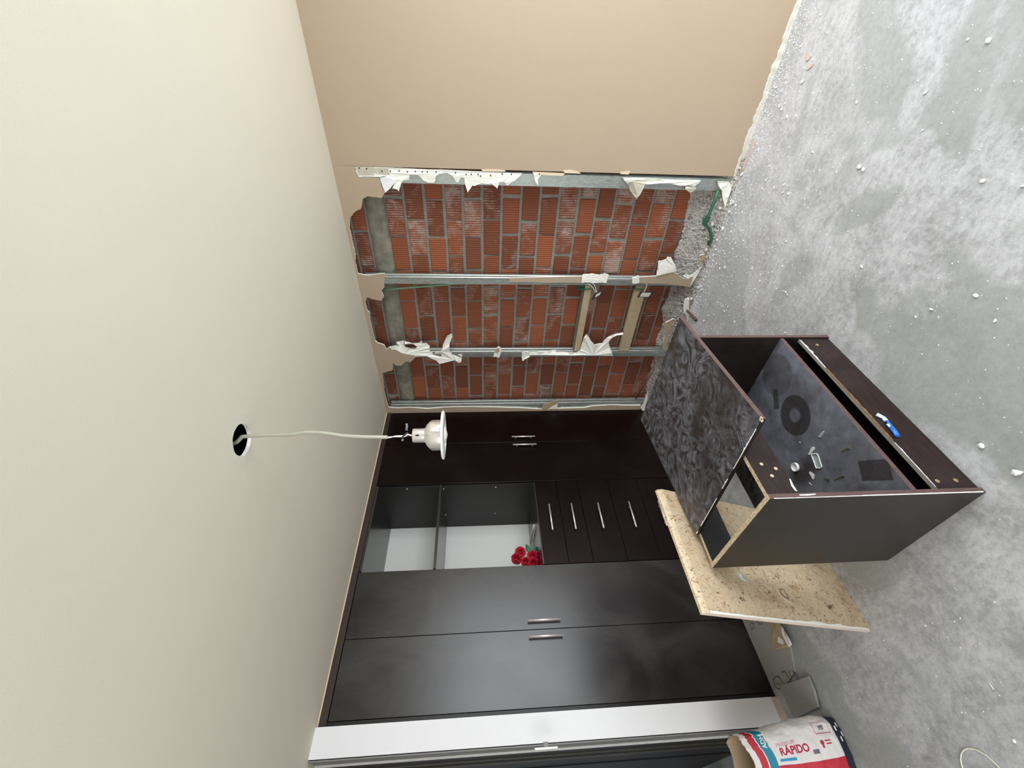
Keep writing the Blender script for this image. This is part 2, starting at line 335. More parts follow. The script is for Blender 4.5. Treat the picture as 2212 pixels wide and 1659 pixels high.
# ---------------------------------------------------------------- mesh helpers
class MB:
    def __init__(s): s.v = []; s.f = []; s.mi = []; s.sm = []
    def add(s, vs, fs, mi=0, smooth=False):
        o = len(s.v); s.v += [Vector(v) for v in vs]
        for f in fs: s.f.append([o + i for i in f]); s.mi.append(mi); s.sm.append(smooth)
        return s
    def box(s, a, b, mi=0, mis=None):
        x0, y0, z0 = (min(a[i], b[i]) for i in range(3)); x1, y1, z1 = (max(a[i], b[i]) for i in range(3))
        vs = [(x0, y0, z0), (x1, y0, z0), (x1, y1, z0), (x0, y1, z0), (x0, y0, z1), (x1, y0, z1), (x1, y1, z1), (x0, y1, z1)]
        fs = [(0, 3, 2, 1), (4, 5, 6, 7), (0, 1, 5, 4), (2, 3, 7, 6), (1, 2, 6, 5), (3, 0, 4, 7)]  # -z +z -y +y +x -x
        for i, f in enumerate(fs): s.add([vs[j] for j in f], [(0, 1, 2, 3)], (mis or {}).get(i, mi))
        return s
    def tube(s, pts, r, n=10, mi=0, rad=None, cap=True):
        pts = [Vector(p) for p in pts]; rings = []; up = None
        for i, p in enumerate(pts):
            t = (pts[min(i + 1, len(pts) - 1)] - pts[max(i - 1, 0)]).normalized()
            if up is None: up = t.orthogonal().normalized()
            up = (up - t * up.dot(t)).normalized(); bi = t.cross(up)
            rr = rad[i] if rad else r
            rings.append([p + (up * math.cos(a) + bi * math.sin(a)) * rr for a in (2 * PI * k / n for k in range(n))])
        vs = [v for R_ in rings for v in R_]
        fs = [(i * n + k, i * n + (k + 1) % n, (i + 1) * n + (k + 1) % n, (i + 1) * n + k) for i in range(len(pts) - 1) for k in range(n)]
        s.add(vs, fs, mi, True)
        if cap: s.add(rings[0], [tuple(reversed(range(n)))], mi); s.add(rings[-1], [tuple(range(n))], mi)
        return s
    def lathe(s, prof, org, n=40, mi=0, axis=(0, 0, 1)):
        q = Vector((0, 0, 1)).rotation_difference(Vector(axis)); vs = []
        for r, z in prof: vs += [Vector(org) + q @ Vector((r * math.cos(2 * PI * k / n), r * math.sin(2 * PI * k / n), z)) for k in range(n)]
        fs = [(i * n + k, i * n + (k + 1) % n, (i + 1) * n + (k + 1) % n, (i + 1) * n + k) for i in range(len(prof) - 1) for k in range(n)]
        return s.add(vs, fs, mi, True)
    def prism(s, pts, off, mi=0, side=None, back=None):
        """pts: outline in space; off: thickness vector"""
        pts = [Vector(p) for p in pts]; off = Vector(off); n = len(pts)
        s.add(pts, [tuple(range(n))], mi)
        s.add([p + off for p in pts], [tuple(reversed(range(n)))], mi if back is None else back)
        s.add(pts + [p + off for p in pts], [(i, (i + 1) % n, n + (i + 1) % n, n + i) for i in range(n)], mi if side is None else side)
        return s
    def rock(s, c, r, mi=0, flat=.7):
        bm = bmesh.new(); bmesh.ops.create_icosphere(bm, subdivisions=1, radius=1)
        a = rnd.uniform(0, 6.3); sx, sy = rnd.uniform(.65, 1.25), rnd.uniform(.65, 1.25)
        vs = []
        for v in bm.verts:
            k = rnd.uniform(.75, 1.15); x, y, z = v.co.x * sx * k, v.co.y * sy * k, v.co.z * flat * k
            vs.append((c[0] + r * (x * math.cos(a) - y * math.sin(a)), c[1] + r * (x * math.sin(a) + y * math.cos(a)), c[2] + r * z))
        fs = [tuple(v.index for v in f.verts) for f in bm.faces]; bm.free()
        return s.add(vs, fs, mi)
    def build(s, name, mats, parent=None, recalc=True, bevel=0.0, merge=True):
        me = bpy.data.meshes.new(name); me.from_pydata([tuple(v) for v in s.v], [], s.f)
        for mm in (mats if isinstance(mats, (list, tuple)) else [mats]): me.materials.append(mm if not isinstance(mm, str) else M[mm])
        for i, p in enumerate(me.polygons): p.material_index = s.mi[i]; p.use_smooth = s.sm[i]
        bm = bmesh.new(); bm.from_mesh(me)
        if merge: bmesh.ops.remove_doubles(bm, verts=bm.verts, dist=1e-6)
        if recalc: bmesh.ops.recalc_face_normals(bm, faces=bm.faces)
        bm.to_mesh(me); bm.free()
        o = bpy.data.objects.new(name, me); C.objects.link(o)
        if parent is not None: o.parent = parent
        if bevel:
            b = o.modifiers.new('bevel', 'BEVEL'); b.width = bevel; b.segments = 2; b.limit_method = 'ANGLE'; b.harden_normals = False
        return o
def local(o, parent):
    """the mesh was laid out in room coordinates: hang it under an empty that stands elsewhere"""
    o.parent = parent; o.matrix_parent_inverse = parent.matrix_basis.inverted(); return o
def empty(name, loc, rz=0.0):
    o = bpy.data.objects.new(name, None); C.objects.link(o); o.location = loc; o.rotation_euler = (0, 0, rz)
    o.empty_display_size = .05; return o
def tag(o, label=None, cat=None, group=None, kind=None):
    if label: o['label'] = label
    if cat: o['category'] = cat
    if group: o['group'] = group
    if kind: o['kind'] = kind
    return o
def struct(o, label=None): return tag(o, label, None, None, 'structure')
def jag(pts, amp, n=3, seed=1, closed=True):
    """break a clean outline into a torn one"""
    r = random.Random(seed); out = []
    for i, p in enumerate(pts):
        out.append(p)
        if not closed and i == len(pts) - 1: break
        q = pts[(i + 1) % len(pts)]
        d = ((q[0] - p[0]) ** 2 + (q[1] - p[1]) ** 2) ** .5
        for k in range(1, n):
            if d < 5: break
            t = k / n + r.uniform(-.1, .1); nx, ny = -(q[1] - p[1]) / d, (q[0] - p[0]) / d; e = r.uniform(-amp, amp)
            out.append((p[0] + (q[0] - p[0]) * t + nx * e, p[1] + (q[1] - p[1]) * t + ny * e))
    return out

# ================================================================ ROOM
H = 2.6; YM = -4.5; TH = .012
EX = 2.171            # where the beige drywall was cut
# floor slab (one piece, also under the closet and the hallway)
struct(MB().box((-3.2, YM - .2, -.12), (WX + .2, .4, 0)).build('floor', 'floor'))
# ceiling board with the cut hole of the downlight
HC = onZ(523, 950, H); HR = .062
def ceiling():
    n = 48; mb = MB(); x0, x1, y0, y1 = -3.2, WX + .2, YM - .2, 0.0
    ring = []; outer = []
    for k in range(n):
        a = 2 * PI * k / n; r = HR * (1 + .05 * noise.noise((math.cos(a) * 3, math.sin(a) * 3, 1.7)))
        d = Vector((math.cos(a), math.sin(a), 0)); ring.append(HC + d * r)
        t = min((x1 - HC.x) / d.x if d.x > 1e-6 else 1e9, (x0 - HC.x) / d.x if d.x < -1e-6 else 1e9, (y1 - HC.y) / d.y if d.y > 1e-6 else 1e9, (y0 - HC.y) / d.y if d.y < -1e-6 else 1e9)
        outer.append(HC + d * t)
    cor = [(x1, y1), (x0, y1), (x0, y0), (x1, y0)]
    for k in range(n):
        a, b = outer[k], outer[(k + 1) % n]; f = [ring[k], a]
        for cx, cy in cor:
            if (abs(a.x - cx) < 1e-5 and abs(b.y - cy) < 1e-5 or abs(a.y - cy) < 1e-5 and abs(b.x - cx) < 1e-5) and (a - b).length > 1e-4 and abs(a.x - b.x) > 1e-4 and abs(a.y - b.y) > 1e-4:
                f.append(Vector((cx, cy, H)))
        f += [b, ring[(k + 1) % n]]
        mb.add(f, [tuple(range(len(f)))], 0)
        up = Vector((0, 0, .014)); mb.add([ring[k], ring[(k + 1) % n], ring[(k + 1) % n] + up, ring[k] + up], [(0, 1, 2, 3)], 1)
    # dark void above the board
    mb.box((HC.x - .35, HC.y - .35, H + .014), (HC.x + .35, HC.y + .35, H + .3), 2)
    o = mb.build('ceiling', ['ceiling', 'gypsum', 'darkvoid'], recalc=False)
    # open the underside of the void above the hole
    bm = bmesh.new(); bm.from_mesh(o.data)
    kill = [f for f in bm.faces if f.material_index == 2 and abs(f.calc_center_median().z - (H + .014)) < .001]
    bmesh.ops.delete(bm, geom=kill, context='FACES')
    bm.to_mesh(o.data); bm.free()
    return o
struct(ceiling())
struct(MB().box((-3.2, YM - .2, H + .32), (WX + .2, .4, H + .36)).build('ceiling_slab', 'beam'))
# patch ring of filler round the hole
mb = MB(); n = 40; vs = []
for k in range(n):
    a = 2 * PI * k / n; d = Vector((math.cos(a), math.sin(a), 0))
    vs.append(HC + d * HR * (1 + .05 * noise.noise((math.cos(a) * 3, math.sin(a) * 3, 1.7))) + Vector((0, 0, -.0008)))
    vs.append(HC + d * (.098 + .008 * noise.noise((math.cos(a) * 2, math.sin(a) * 2, 5))) + Vector((0, 0, -.0004)))
mb.add(vs, [(2 * k, 2 * ((k + 1) % n), 2 * ((k + 1) % n) + 1, 2 * k + 1) for k in range(n)])
M['filler'] = plain('filler_ring', (222, 216, 200), .9, 0, .06, 40, .4, 120)
struct(mb.build('trim_2', 'filler', recalc=False))

# right wall: beige drywall, with what is left of it round the opened bay
wall = MB()
wall.box((EX, 0, .018), (WX + .2, TH, H), 0, {2: 0, 5: 1, 0: 1, 1: 1, 3: 1, 4: 1})
inner = [(765.5, 358), (768, 369), (777, 382), (817, 385), (823, 400), (831, 415), (827, 424), (823, 428), (806, 426), (793, 424), (783, 430), (781, 446), (779, 452), (768, 457), (757, 469), (755, 494),
         (763, 532), (768, 552), (767, 564), (770, 580), (772, 591), (799, 595), (831, 591), (832, 595), (829, 609), (830, 620), (824, 629), (829, 641), (824, 650), (808, 647), (793, 642), (789, 652), (793, 669),
         (799, 678), (800, 694), (804, 712), (810.5, 737), (818, 742), (830, 746), (834, 755.5), (841, 750), (848, 755), (859, 757), (866, 763), (888, 767), (899, 770), (890, 779), (885, 783), (877, 781), (866.6, 790),
         (856, 790), (848.5, 783), (847.6, 800.7), (834, 804), (825, 806), (828.6, 826), (830, 844), (839.5, 880)]
closet_edge = [(862, 882), (885, 880.5), (905, 882), (922, 883.5), (960, 880), (1000, 879), (1040, 879.5), (1080, 880), (1120, 881), (1172, 884), (1262, 881), (1282, 877), (1318, 875), (1345, 876), (1384, 876), (1391, 887)]
allp = jag(inner, .8, 3, 3, False) + jag(closet_edge, .4, 2, 4, False)[:-1]
poly = [onY(x, y) for x, y in allp]
for p in poly: p.z = min(p.z, H - .012)
outline = [Vector((EX, 0, H))] + poly + [Vector((-.03, 0, poly[-1].z)), Vector((-.03, 0, H))]
wall.prism(outline, (0, TH, 0), 0, 1, 1)
# lighter torn paper tabs along the cut
for pts in ([(1040, 366), (1070, 365.5), (1092, 368), (1090, 371), (1042, 370)], [(1150, 371), (1175, 372), (1220, 374), (1216, 380), (1185, 379), (1152, 376)], [(1216, 368), (1232, 367), (1250, 371), (1255, 375), (1220, 374)], [(1340, 372), (1362, 369), (1358, 377), (1340, 376)]):
    wall.prism([onY(x, y, -.003) for x, y in pts], (0, .0022, 0), 2)
M['crust'] = plain('broken_plaster_crust', (212, 209, 198), .9, 0, .14, 60, .8, 90)
M['pale'] = plain('pale_torn_paint', (226, 204, 176), .85, 0, .05, 30)
struct(wall.build('wall_right', ['beige', 'gypsum', 'pale'], recalc=True, merge=False))
# broken plaster line at the foot of the beige wall
mb = MB(); xs = [EX + .0 + i * .012 for i in range(int((WX - EX) / .012))]
prev = None
for x in xs:
    h = .012 + .012 * noise.noise((x * 9, 0, 0)) + .014 * noise.noise((x * 31, 2, 0)); h = max(h, .004); o_ = -.003 - .014 * abs(noise.noise((x * 14, 5, 0)))
    cur = (Vector((x, .004, 0)), Vector((x, o_, 0)), Vector((x, o_ * .7, h * .55)), Vector((x, -.003, h + .012)), Vector((x, .004, h + .02)))
    if prev: mb.add(list(prev) + list(cur), [(i, i + 1, 6 + i, 5 + i) for i in range(4)], 0)
    prev = cur
struct(mb.build('baseboard_right', 'crust', recalc=True))

# the block wall behind (standing 15 cm back)
BY = .15
zl = [on(x, 560, 1, BY).z for x in (887.6, 928, 966.7, 1004, 1042, 1081, 1119, 1156.6, 1194, 1232, 1268.5, 1304.7, 1343, 1379, 1420)]
pit = (zl[0] - zl[-1]) / 14
zz = [zl[0] + pit] + zl + [zl[-1] - pit, zl[-1] - 2 * pit, zl[-1] - 3 * pit]
zz = [2.72, 2.6, 2.49] + [z for z in zz if z < 2.36]
struct(MB().box((-.1, BY + .006, 0), (WX + .2, BY + .2, H + .32)).build('wall_outer', 'mortar'))
xa = onY(1063, 429.3, BY).x; pitch = xa - onY(1063, 510.7, BY).x; xb = onY(1100, 475.6, BY).x
mb = MB(); tints = []
for ci in range(len(zz) - 1):
    zt, zb = zz[ci], zz[ci + 1]
    if zt > 2.42 and zb < 2.45: continue
    if zb < .02: zb = .02
    j0 = xa if (ci % 2 == 1) else xb
    x = j0 - pitch * 9 + rnd.uniform(-.02, .02)
    while x < 2.5:
        x1 = x + pitch; g = rnd.choice((.013, .015, .017, .02, .03, .042)) if rnd.random() > .12 else .045
        a, b_ = x + g * .5, x1 - .006
        if b_ > -.08 and a < 2.4:
            y = BY - .003 + rnd.uniform(-.004, .004); jt = lambda e: rnd.uniform(-e, e)
            gz = .0105
            P4 = [(a + jt(.004), y, zb + gz + jt(.002)), (b_ + jt(.004), y, zb + gz + jt(.002)), (b_ + jt(.004), y, zt - gz + jt(.002)), (a + jt(.004), y, zt - gz + jt(.002))]
            n0 = len(mb.v)
            # front with slightly rounded arrises
            ins = [(p[0] + (.005 if i in (0, 3) else -.005), p[1] - .004, p[2] + (.005 if i < 2 else -.005)) for i, p in enumerate(P4)]
            bk = [(p[0], BY + .012, p[2]) for p in P4]
            mb.add(ins + P4 + bk, [(0, 1, 2, 3)] + [(i, (i + 1) % 4, 4 + (i + 1) % 4, 4 + i) for i in range(4)] + [(4 + i, 4 + (i + 1) % 4, 8 + (i + 1) % 4, 8 + i) for i in range(4)])
            tints += [(rnd.random(), rnd.random() ** 1.6, rnd.random(), 1)] * 12
        x = x1
o = mb.build('wall_outer_blocks', 'brick', merge=False)
ca = o.data.color_attributes.new('tint', 'FLOAT_COLOR', 'POINT')
for i, t in enumerate(tints): ca.data[i].color = t
struct(o)
# concrete tie beam high on the block wall
mb = MB(); nx, nz = 60, 6
vs = []
for i in range(nx + 1):
    x = -.1 + 2.7 * i / nx
    for k in range(nz + 1):
        z = 2.345 + .145 * k / nz + (.012 * noise.noise((x * 7, 3, 0)) if k == 0 else (.004 * noise.noise((x * 7, 9, 0)) if k == nz else 0))
        y = BY - .022 - .005 * noise.noise((x * 6, z * 9, 1)) if 0 < k < nz else BY + .01
        vs.append((x, y, z))
mb.add(vs, [(i * (nz + 1) + k, (i + 1) * (nz + 1) + k, (i + 1) * (nz + 1) + k + 1, i * (nz + 1) + k + 1) for i in range(nx) for k in range(nz)], 0, True)
struct(mb.build('trim_3', 'beam'))
# crumbled mortar ledge at the foot of the blocks
mb = MB(); nx, ny = 150, 14; vs = []
for i in range(nx + 1):
    x = -.02 + 2.3 * i / nx; top = (.04 + .085 * x) * (1 + .25 * noise.noise((x * 6, 0, 4)))
    for k in range(ny + 1):
        t = k / ny; y = BY - .006 - (BY + .03) * t
        hgt = top * (1 - t) ** 1.7 if t < 1 else 0
        hgt += .014 * noise.noise((x * 30, y * 34, 0)) * (1 - t) + .012 * noise.noise((x * 60, y * 60, 3)) * (1 if t < 1 else 0)
        vs.append((x, y, max(0.0005, hgt)))
mb.add(vs, [(i * (ny + 1) + k, (i + 1) * (ny + 1) + k, (i + 1) * (ny + 1) + k + 1, i * (ny + 1) + k + 1) for i in range(nx) for k in range(ny)], 0, False)
tag(mb.build('mortar_rubble', 'rubble'), 'grey heap of crumbled mortar along the foot of the brick wall', 'rubble', None, 'stuff')

# far walls of the room (behind and beside the camera) and the window they hold
mb = MB(); wy0, wy1, wz0, wz1 = -2.2, -.03, .10, 2.32
mb.box((WX, YM, 0), (WX + .14, wy0, H)); mb.box((WX, wy1, 0), (WX + .14, .0, H)); mb.box((WX, wy0, 0), (WX + .14, wy1, wz0)); mb.box((WX, wy0, wz1), (WX + .14, wy1, H))
struct(mb.build('wall_window', 'white'))
mb = MB()
for a in (wy0, (wy0 + wy1) / 2 - .02, wy1 - .04): mb.box((WX + .04, a, wz0), (WX + .08, a + .04, wz1))
for z in (wz0, wz1 - .04): mb.box((WX + .04, wy0, z), (WX + .08, wy1, z + .04))
struct(mb.build('window_1', 'flange'))
mb = MB(); bx0, bx1 = 1.3, 3.3  # rear opening added to let the fill lamp in
mb.box((-.2, YM - .14, 0), (bx0, YM, H)); mb.box((bx1, YM - .14, 0), (WX, YM, H)); mb.box((bx0, YM - .14, 2.3), (bx1, YM, H))
struct(mb.build('wall_back', 'white'))

# left wall: white pier, doorway beside it, hallway beyond
PX = .022; PY0, PY1 = -2.372, -2.508
struct(MB().box((-.75, PY1, .045), (PX, PY0, H)).build('wall_pier', 'white'))
mb = MB()
prev = None
for i in range(18):
    y = PY0 + (PY1 - PY0) * i / 17; zt = .047 + .008 * noise.noise((y * 40, 1, 0)); xo = PX - .004 + .004 * noise.noise((y * 50, 7, 0))
    cur = (Vector((xo + .004, y, 0)), Vector((xo, y, zt)))
    if prev: mb.add([prev[0], cur[0], cur[1], prev[1]], [(0, 1, 2, 3)])
    prev = cur
struct(mb.build('baseboard_pier', 'ledge'))
# jamb: white pier return with its shade painted in as grey, metal frame and dark sliding leaf behind it
mb = MB(); mb.box((-.02, PY1 - .006, 0), (PX, PY1 + .004, H)); j = mb.build('door_jamb', 'greygap'); struct(j)
def jy(x, y, Y): return onY(x, y, Y)
# frame lines of the doorway, as vertical rails stepping back into the reveal
rails = [(-.115, -.02, PY1 - .003, 'greygap'), (-.125, -.112, PY1 - .012, 'flange'), (-.27, -.125, PY1 - .006, 'black'), (-.31, -.27, PY1 - .012, 'olive'), (-.40, -.31, PY1 - .006, 'black'), (-.46, -.40, PY1 - .013, 'olive'), (-.75, -.46, PY1 - .005, 'black')]
r_ = empty('door_1', (-.3, PY1 - .004, 0)); struct(r_)
for i, (xa_, xb_, yy, mm) in enumerate(rails):
    o = MB().box((xa_, yy, 0), (xb_, PY1 + .002, H)).build('frame_rail' if i else 'frame_liner', mm); local(o, r_)
# white T-shaped pull on the grey frame
hp = onY(1180, 1617, PY1 - .03)
o = MB().box((hp.x - .012, PY1 - .034, hp.z - .06), (hp.x + .006, PY1 - .024, hp.z + .06)).build('pull_handle', 'flange', None, bevel=.003); local(o, r_)
o = MB().box((hp.x - .008, PY1 - .026, hp.z - .012), (hp.x + .004, PY1 - .003, hp.z + .012)).build('handle_post', 'greygap'); local(o, r_)
struct(MB().box((-3.2, PY1 - 1.4, 0), (0, PY1 - 1.26, H)).build('wall_hall_side', 'white'))
struct(MB().box((-.12, YM, 0), (0, PY1 - .95, H)).build('wall_left', 'white'))
# hallway wardrobe leaf (dark) at the end
struct(MB().box((-3.2, PY1 - 1.3, 0), (-3.1, .2, H)).build('wall_hall_end', 'white'))
mb = MB().box((-1.78, -2.52, .0), (-.76, PY1 + .03, H)); struct(mb.build('wall_hall', 'black'))

struct(MB().box((-.82, PY1 + .035, 0), (-.76, .4, H)).build('wall_closet_back', 'white'))
# ================================================================ CLOSET
def handle(parent, a, b, stand=.028, name='handle'):
    """bar pull between a and b on the plane X=0"""
    a, b = Vector(a), Vector(b); d = (b - a).normalized(); mb = MB()
    bar = Vector((stand, 0, 0))
    mb.tube([a + bar, b + bar], .0064, 14)
    for t in (.17, .83):
        p = a.lerp(b, t); mb.tube([p + Vector((.001, 0, 0)), p + bar], .0045, 10)
    o = mb.build(name, 'chrome', None); local(o, parent); return o
FZ = 2.552; G = .0015
def wardrobe(name, y0, y1, ysplit, hs, label, dmat):
    r = empty(name, (0, (y0 + y1) / 2, 0)); tag(r, label, 'wardrobe')
    mb = MB(); D = -.6
    mb.box((D, y0, 0), (-.021, y0 - .018, FZ)); mb.box((D, y1 + .018, 0), (-.021, y1, FZ)); mb.box((D, y0 - .018, 0), (-.021, y1 + .018, .03)); mb.box((D, y0 - .018, FZ - .018), (-.021, y1 + .018, FZ)); mb.box((D - .005, y0, 0), (D, y1, FZ))
    local(mb.build('carcass', 'closetin'), r)
    for (a, b_), h in zip(((y0, ysplit), (ysplit, y1)), hs):
        d = MB().box((-.019, a - G, .006), (0, b_ + G, FZ - .004)).build('door', dmat, None, bevel=.0012); local(d, r)
        hh = handle(d, (0, h[0], h[1]), (0, h[0], h[2]))
    return r
wardrobe('wardrobe', -.0015, -.822, -.395, ((-.353, 1.212, 1.424), (-.446, 1.209, 1.421)), 'tall dark wardrobe with two doors beside the opened brick wall', 'closet')
wardrobe('wardrobe', -1.531, -2.348, -1.946, ((-1.9, 1.203, 1.416), (-1.993, 1.202, 1.416)), 'tall dark wardrobe with two dusty doors beside the white pier', M['closet2'] if 'closet2' in M else 'closet')
# dark filler between wardrobe and pier, fascia board and cream bead under the ceiling
tag(MB().box((-.03, -2.349, 0), (-.006, -2.371, FZ)).build('filler_strip', 'closetin'), 'narrow dark filler strip between the wardrobe doors and the white pier', 'filler strip')
tag(MB().box((-.6, -.004, FZ + .001), (.003, -2.371, H - .001)).build('fascia_board', 'fascia'), 'long dark brown fascia board above the wardrobe doors under the ceiling', 'fascia')
struct(MB().box((.0031, -.004, H - .0065), (.0065, -2.371, H - .0005)).build('trim_1', 'pale'))

def shelf_unit():
    y0, y1 = -.8235, -1.5300; D = -.668; Q = .005; XF = -.0215
    r = empty('shelf_drawer_unit', (0, (y0 + y1) / 2, 0)); tag(r, 'dark open shelf unit with white back above five drawers', 'shelf unit')
    P = lambda a, b, nm, mm, bv=.0006: local(MB().box(a, b).build(nm, mm, None, bevel=bv), r)
    P((D, y0, 0), (XF, y0 - Q, FZ), 'side_panel', 'closetin'); P((D, y1, 0), (XF, y1 + Q, FZ), 'side_panel', 'closetin')
    P((D, y0 - Q, FZ - .018), (-.004, y1 + Q, FZ), 'top_panel', 'closetgloss')
    P((D, y0 - Q, 1.262), (-.001, y1 + Q, 1.272), 'counter_panel', 'closetgloss')
    P((D, y0 - Q, 2.026), (-.004, y1 + Q, 2.046), 'shelf', 'closetgloss')
    P((D - .006, y0, 1.262), (D, y1, FZ), 'back_panel', 'whiteback')['label'] = 'white back panel'
    zs = [1.2620, 1.085, .906, .653, .401, .05]
    hz = [1.174, .9965, .783, .531, .290]
    for i in range(5):
        d = MB().box((-.018, y0 - .0015, zs[i] - .0016), (.001, y1 + .0015, zs[i + 1] + .0016)).build('drawer', 'closet', None, bevel=.0012); local(d, r)
        handle(d, (.001, -1.063, hz[i]), (.001, -1.282, hz[i]))
    P((-.05, y0 - Q, 0), (-.03, y1 + Q, .048), 'plinth', 'closetin')
    for x, y in ((1071, 1051.5), (1069, 1107.5), (958.5, 1055), (963, 1111), (879.5, 1055.5)):
        p = onY(x, y, y0 - Q)
        local(MB().lathe([(0, 0), (.004, 0), (.004, .010), (0, .010)], p, 10, 0, (0, -1, 0)).build('shelf_peg', 'glass'), r)
    return r
shelf_unit()

# artificial roses lying in the niche
def rose_mesh(c, axis, R_, seed):
    rr = random.Random(seed); mb = MB(); q = Vector((0, 0, 1)).rotation_difference(Vector(axis).normalized())
    k = 0
    for ring, (cnt, r0, hh, open_) in enumerate(((3, .10, 1.0, .0), (3, .26, .97, .03), (4, .5, .84, .14), (5, .70, .70, .28), (6, .92, .5, .45))):
        for i in range(cnt):
            a0 = 2 * PI * i / cnt + ring * .7 + rr.uniform(-.1, .1); span = 2 * PI / cnt * 1.25; vs = []; nu, nv = 8, 6
            for u in range(nu + 1):
                fu = u / nu * 2 - 1
                for v in range(nv + 1):
                    fv = v / nv; a = a0 + fu * span / 2
                    edge = 1 - .28 * abs(fu) ** 2.5
                    rad = (r0 * (.25 + .75 * math.sin(fv * PI / 2)) * .92 + open_ * fv ** 3) * (1 + .04 * fu)
                    z = hh * fv * edge - .45 * (1 - fv) - (.25 * open_ * fv ** 6)
                    vs.append(Vector(c) + q @ (Vector((rad * math.cos(a), rad * math.sin(a), z - .35)) * R_))
            mb.add(vs, [(u * (nv + 1) + v, (u + 1) * (nv + 1) + v, (u + 1) * (nv + 1) + v + 1, u * (nv + 1) + v + 1) for u in range(nu) for v in range(nv)], 0, True)
    return mb
def roses():
    base = onZ(1146, 1180, 1.29); r = empty('rose_bouquet', (base.x, base.y, 1.273)); tag(r, 'bunch of red artificial roses lying in the open closet niche', 'artificial flowers')
    toc = lambda p: (CP - p).normalized()
    for i, (x, y, z, R_, ax) in enumerate(((1124, 1193, 1.345, .034, (.5, -.2, .25)), (1152.5, 1202, 1.312, .036, (.9, -.7, .35)), (1116, 1207, 1.35, .034, (.3, -.9, .5)), (1153, 1217, 1.312, .034, (.2, -.9, .1)), (1136, 1214, 1.322, .03, (.1, -1, .3)))):
        c = on(x, y, 0, -.30 + .02 * (i % 2)); c.z = max(c.z, 1.275 + R_ * .9)
        ad = (toc(c) + Vector(ax) * .5).normalized(); local(MB().rock(c + ad * R_ * .50, R_ * .27, 0, 1.0).build('rose_bud', 'red'), r)
        o = rose_mesh(c, toc(c) + Vector(ax) * .5, R_, i).build('rose', 'red', None, recalc=False, merge=False); local(o, r)
        sm = o.modifiers.new('thick', 'SOLIDIFY'); sm.thickness = .0012
    for a, b_, wd in (((1143, 1193), (1136.5, 1175), .017), ((1150, 1192), (1164, 1180), .017)):
        A = on(*a, 0, -.27); B = on(*b_, 0, -.27); d = B - A; s_ = d.cross(ray(*a)).normalized(); vs = []; n_ = 8
        up = -ray(*a).normalized()
        for k in range(n_ + 1):
            t = k / n_; wdt = wd * math.sin(PI * min(1, .12 + t * .88)) ** .8
            for e in (-1, 0, 1): vs.append(A + d * t + s_ * wdt * e + up * (-.004 * (1 - e * e) + .006 * math.sin(PI * t)))
        o = MB().add(vs, [(k * 3 + e, k * 3 + 3 + e, k * 3 + 4 + e, k * 3 + 1 + e) for k in range(n_) for e in (0, 1)], 0, True).build('leaf', 'leaf', None, recalc=False); local(o, r)
        o.modifiers.new('thick', 'SOLIDIFY').thickness = .001
    st = []
    for x, y, z in ((1153.6, 1134.5, 1.287), (1151, 1146, 1.287), (1148, 1158, 1.288), (1145.5, 1170, 1.289), (1144.5, 1184, 1.295), (1143, 1196, 1.305)): st.append(onZ(x, y, z))
    local(MB().tube(st, .005, 8, rad=[.006, .0085, .009, .009, .0075, .006]).build('stem', 'straw'), r)
roses()

# ================================================================ STUDS, PIPES, BRACES in the opened wall
def stud(x0, x1, depth, z0, z1, label, ribs=True):
    """cold formed C stud: web on the +X side, two flanges"""
    t = .0012; mb = MB(); y0, y1 = .0128, .0128 + depth
    pr = [(x0, y0), (x1, y0), (x1, y0)]
    # web profile with two rolled ribs
    web = [(x1, y0), (x1, y0 + depth * .22), (x1 - .005, y0 + depth * .28), (x1 - .005, y0 + depth * .36), (x1, y0 + depth * .42), (x1, y0 + depth * .60), (x1 - .005, y0 + depth * .66), (x1 - .005, y0 + depth * .74), (x1, y0 + depth * .80), (x1, y1)]
    prof = [(x0, y0 + .008), (x0, y0)] + web + [(x0, y1), (x0, y1 - .008)]
    vs = [(a, b_, z) for z in (z0, z1) for a, b_ in prof]; n = len(prof)
    mb.add(vs, [(i, i + 1, n + i + 1, n + i) for i in range(n - 1)])
    o = mb.build('metal_stud', 'steel', None, recalc=False); s_ = o.modifiers.new('thick', 'SOLIDIFY'); s_.thickness = t; s_.offset = 0
    tag(o, label, 'metal stud', 'upright metal studs in the opened wall'); return o
stud(2.075, 2.150, .04, .01, 2.56, 'galvanised metal stud next to the cut edge of the beige wall')
stud(1.362, 1.402, .092, .01, 2.56, 'galvanised metal stud with a green conduit beside it')
stud(.662, .700, .092, .01, 2.56, 'galvanised metal stud where two wooden braces end, farther from the cut beige wall')
stud(.030, .066, .092, .01, 2.56, 'galvanised metal stud in the corner beside the wardrobe')
def board(name, m_, a, b, label, cat, mis=None, mats=None, group=None):
    o = MB().box(a, b, 0, mis).build(name, mats or m_, None, bevel=.002); tag(o, label, cat, group); return o
M['timber'] = plain('dusty_timber', (178, 160, 128), .85, 0, .2, 14, .5, 60)
M['timbergrey'] = plain('cement_stained_timber', (138, 134, 124), .9, 0, .25, 20, .6, 60)
o = board('wooden_brace', None, (.705, .030, .826), (1.352, .124, .880), 'grey and tan wooden brace between studs, the upper of two', 'wooden brace', {1: 1, 3: 1}, ['timber', 'timbergrey'], 'wooden braces between the studs')
o = board('wooden_brace', None, (.705, .030, .385), (1.352, .060, .478), 'tan wooden brace between studs, the lower of two', 'wooden brace', None, ['timber'], 'wooden braces between the studs')
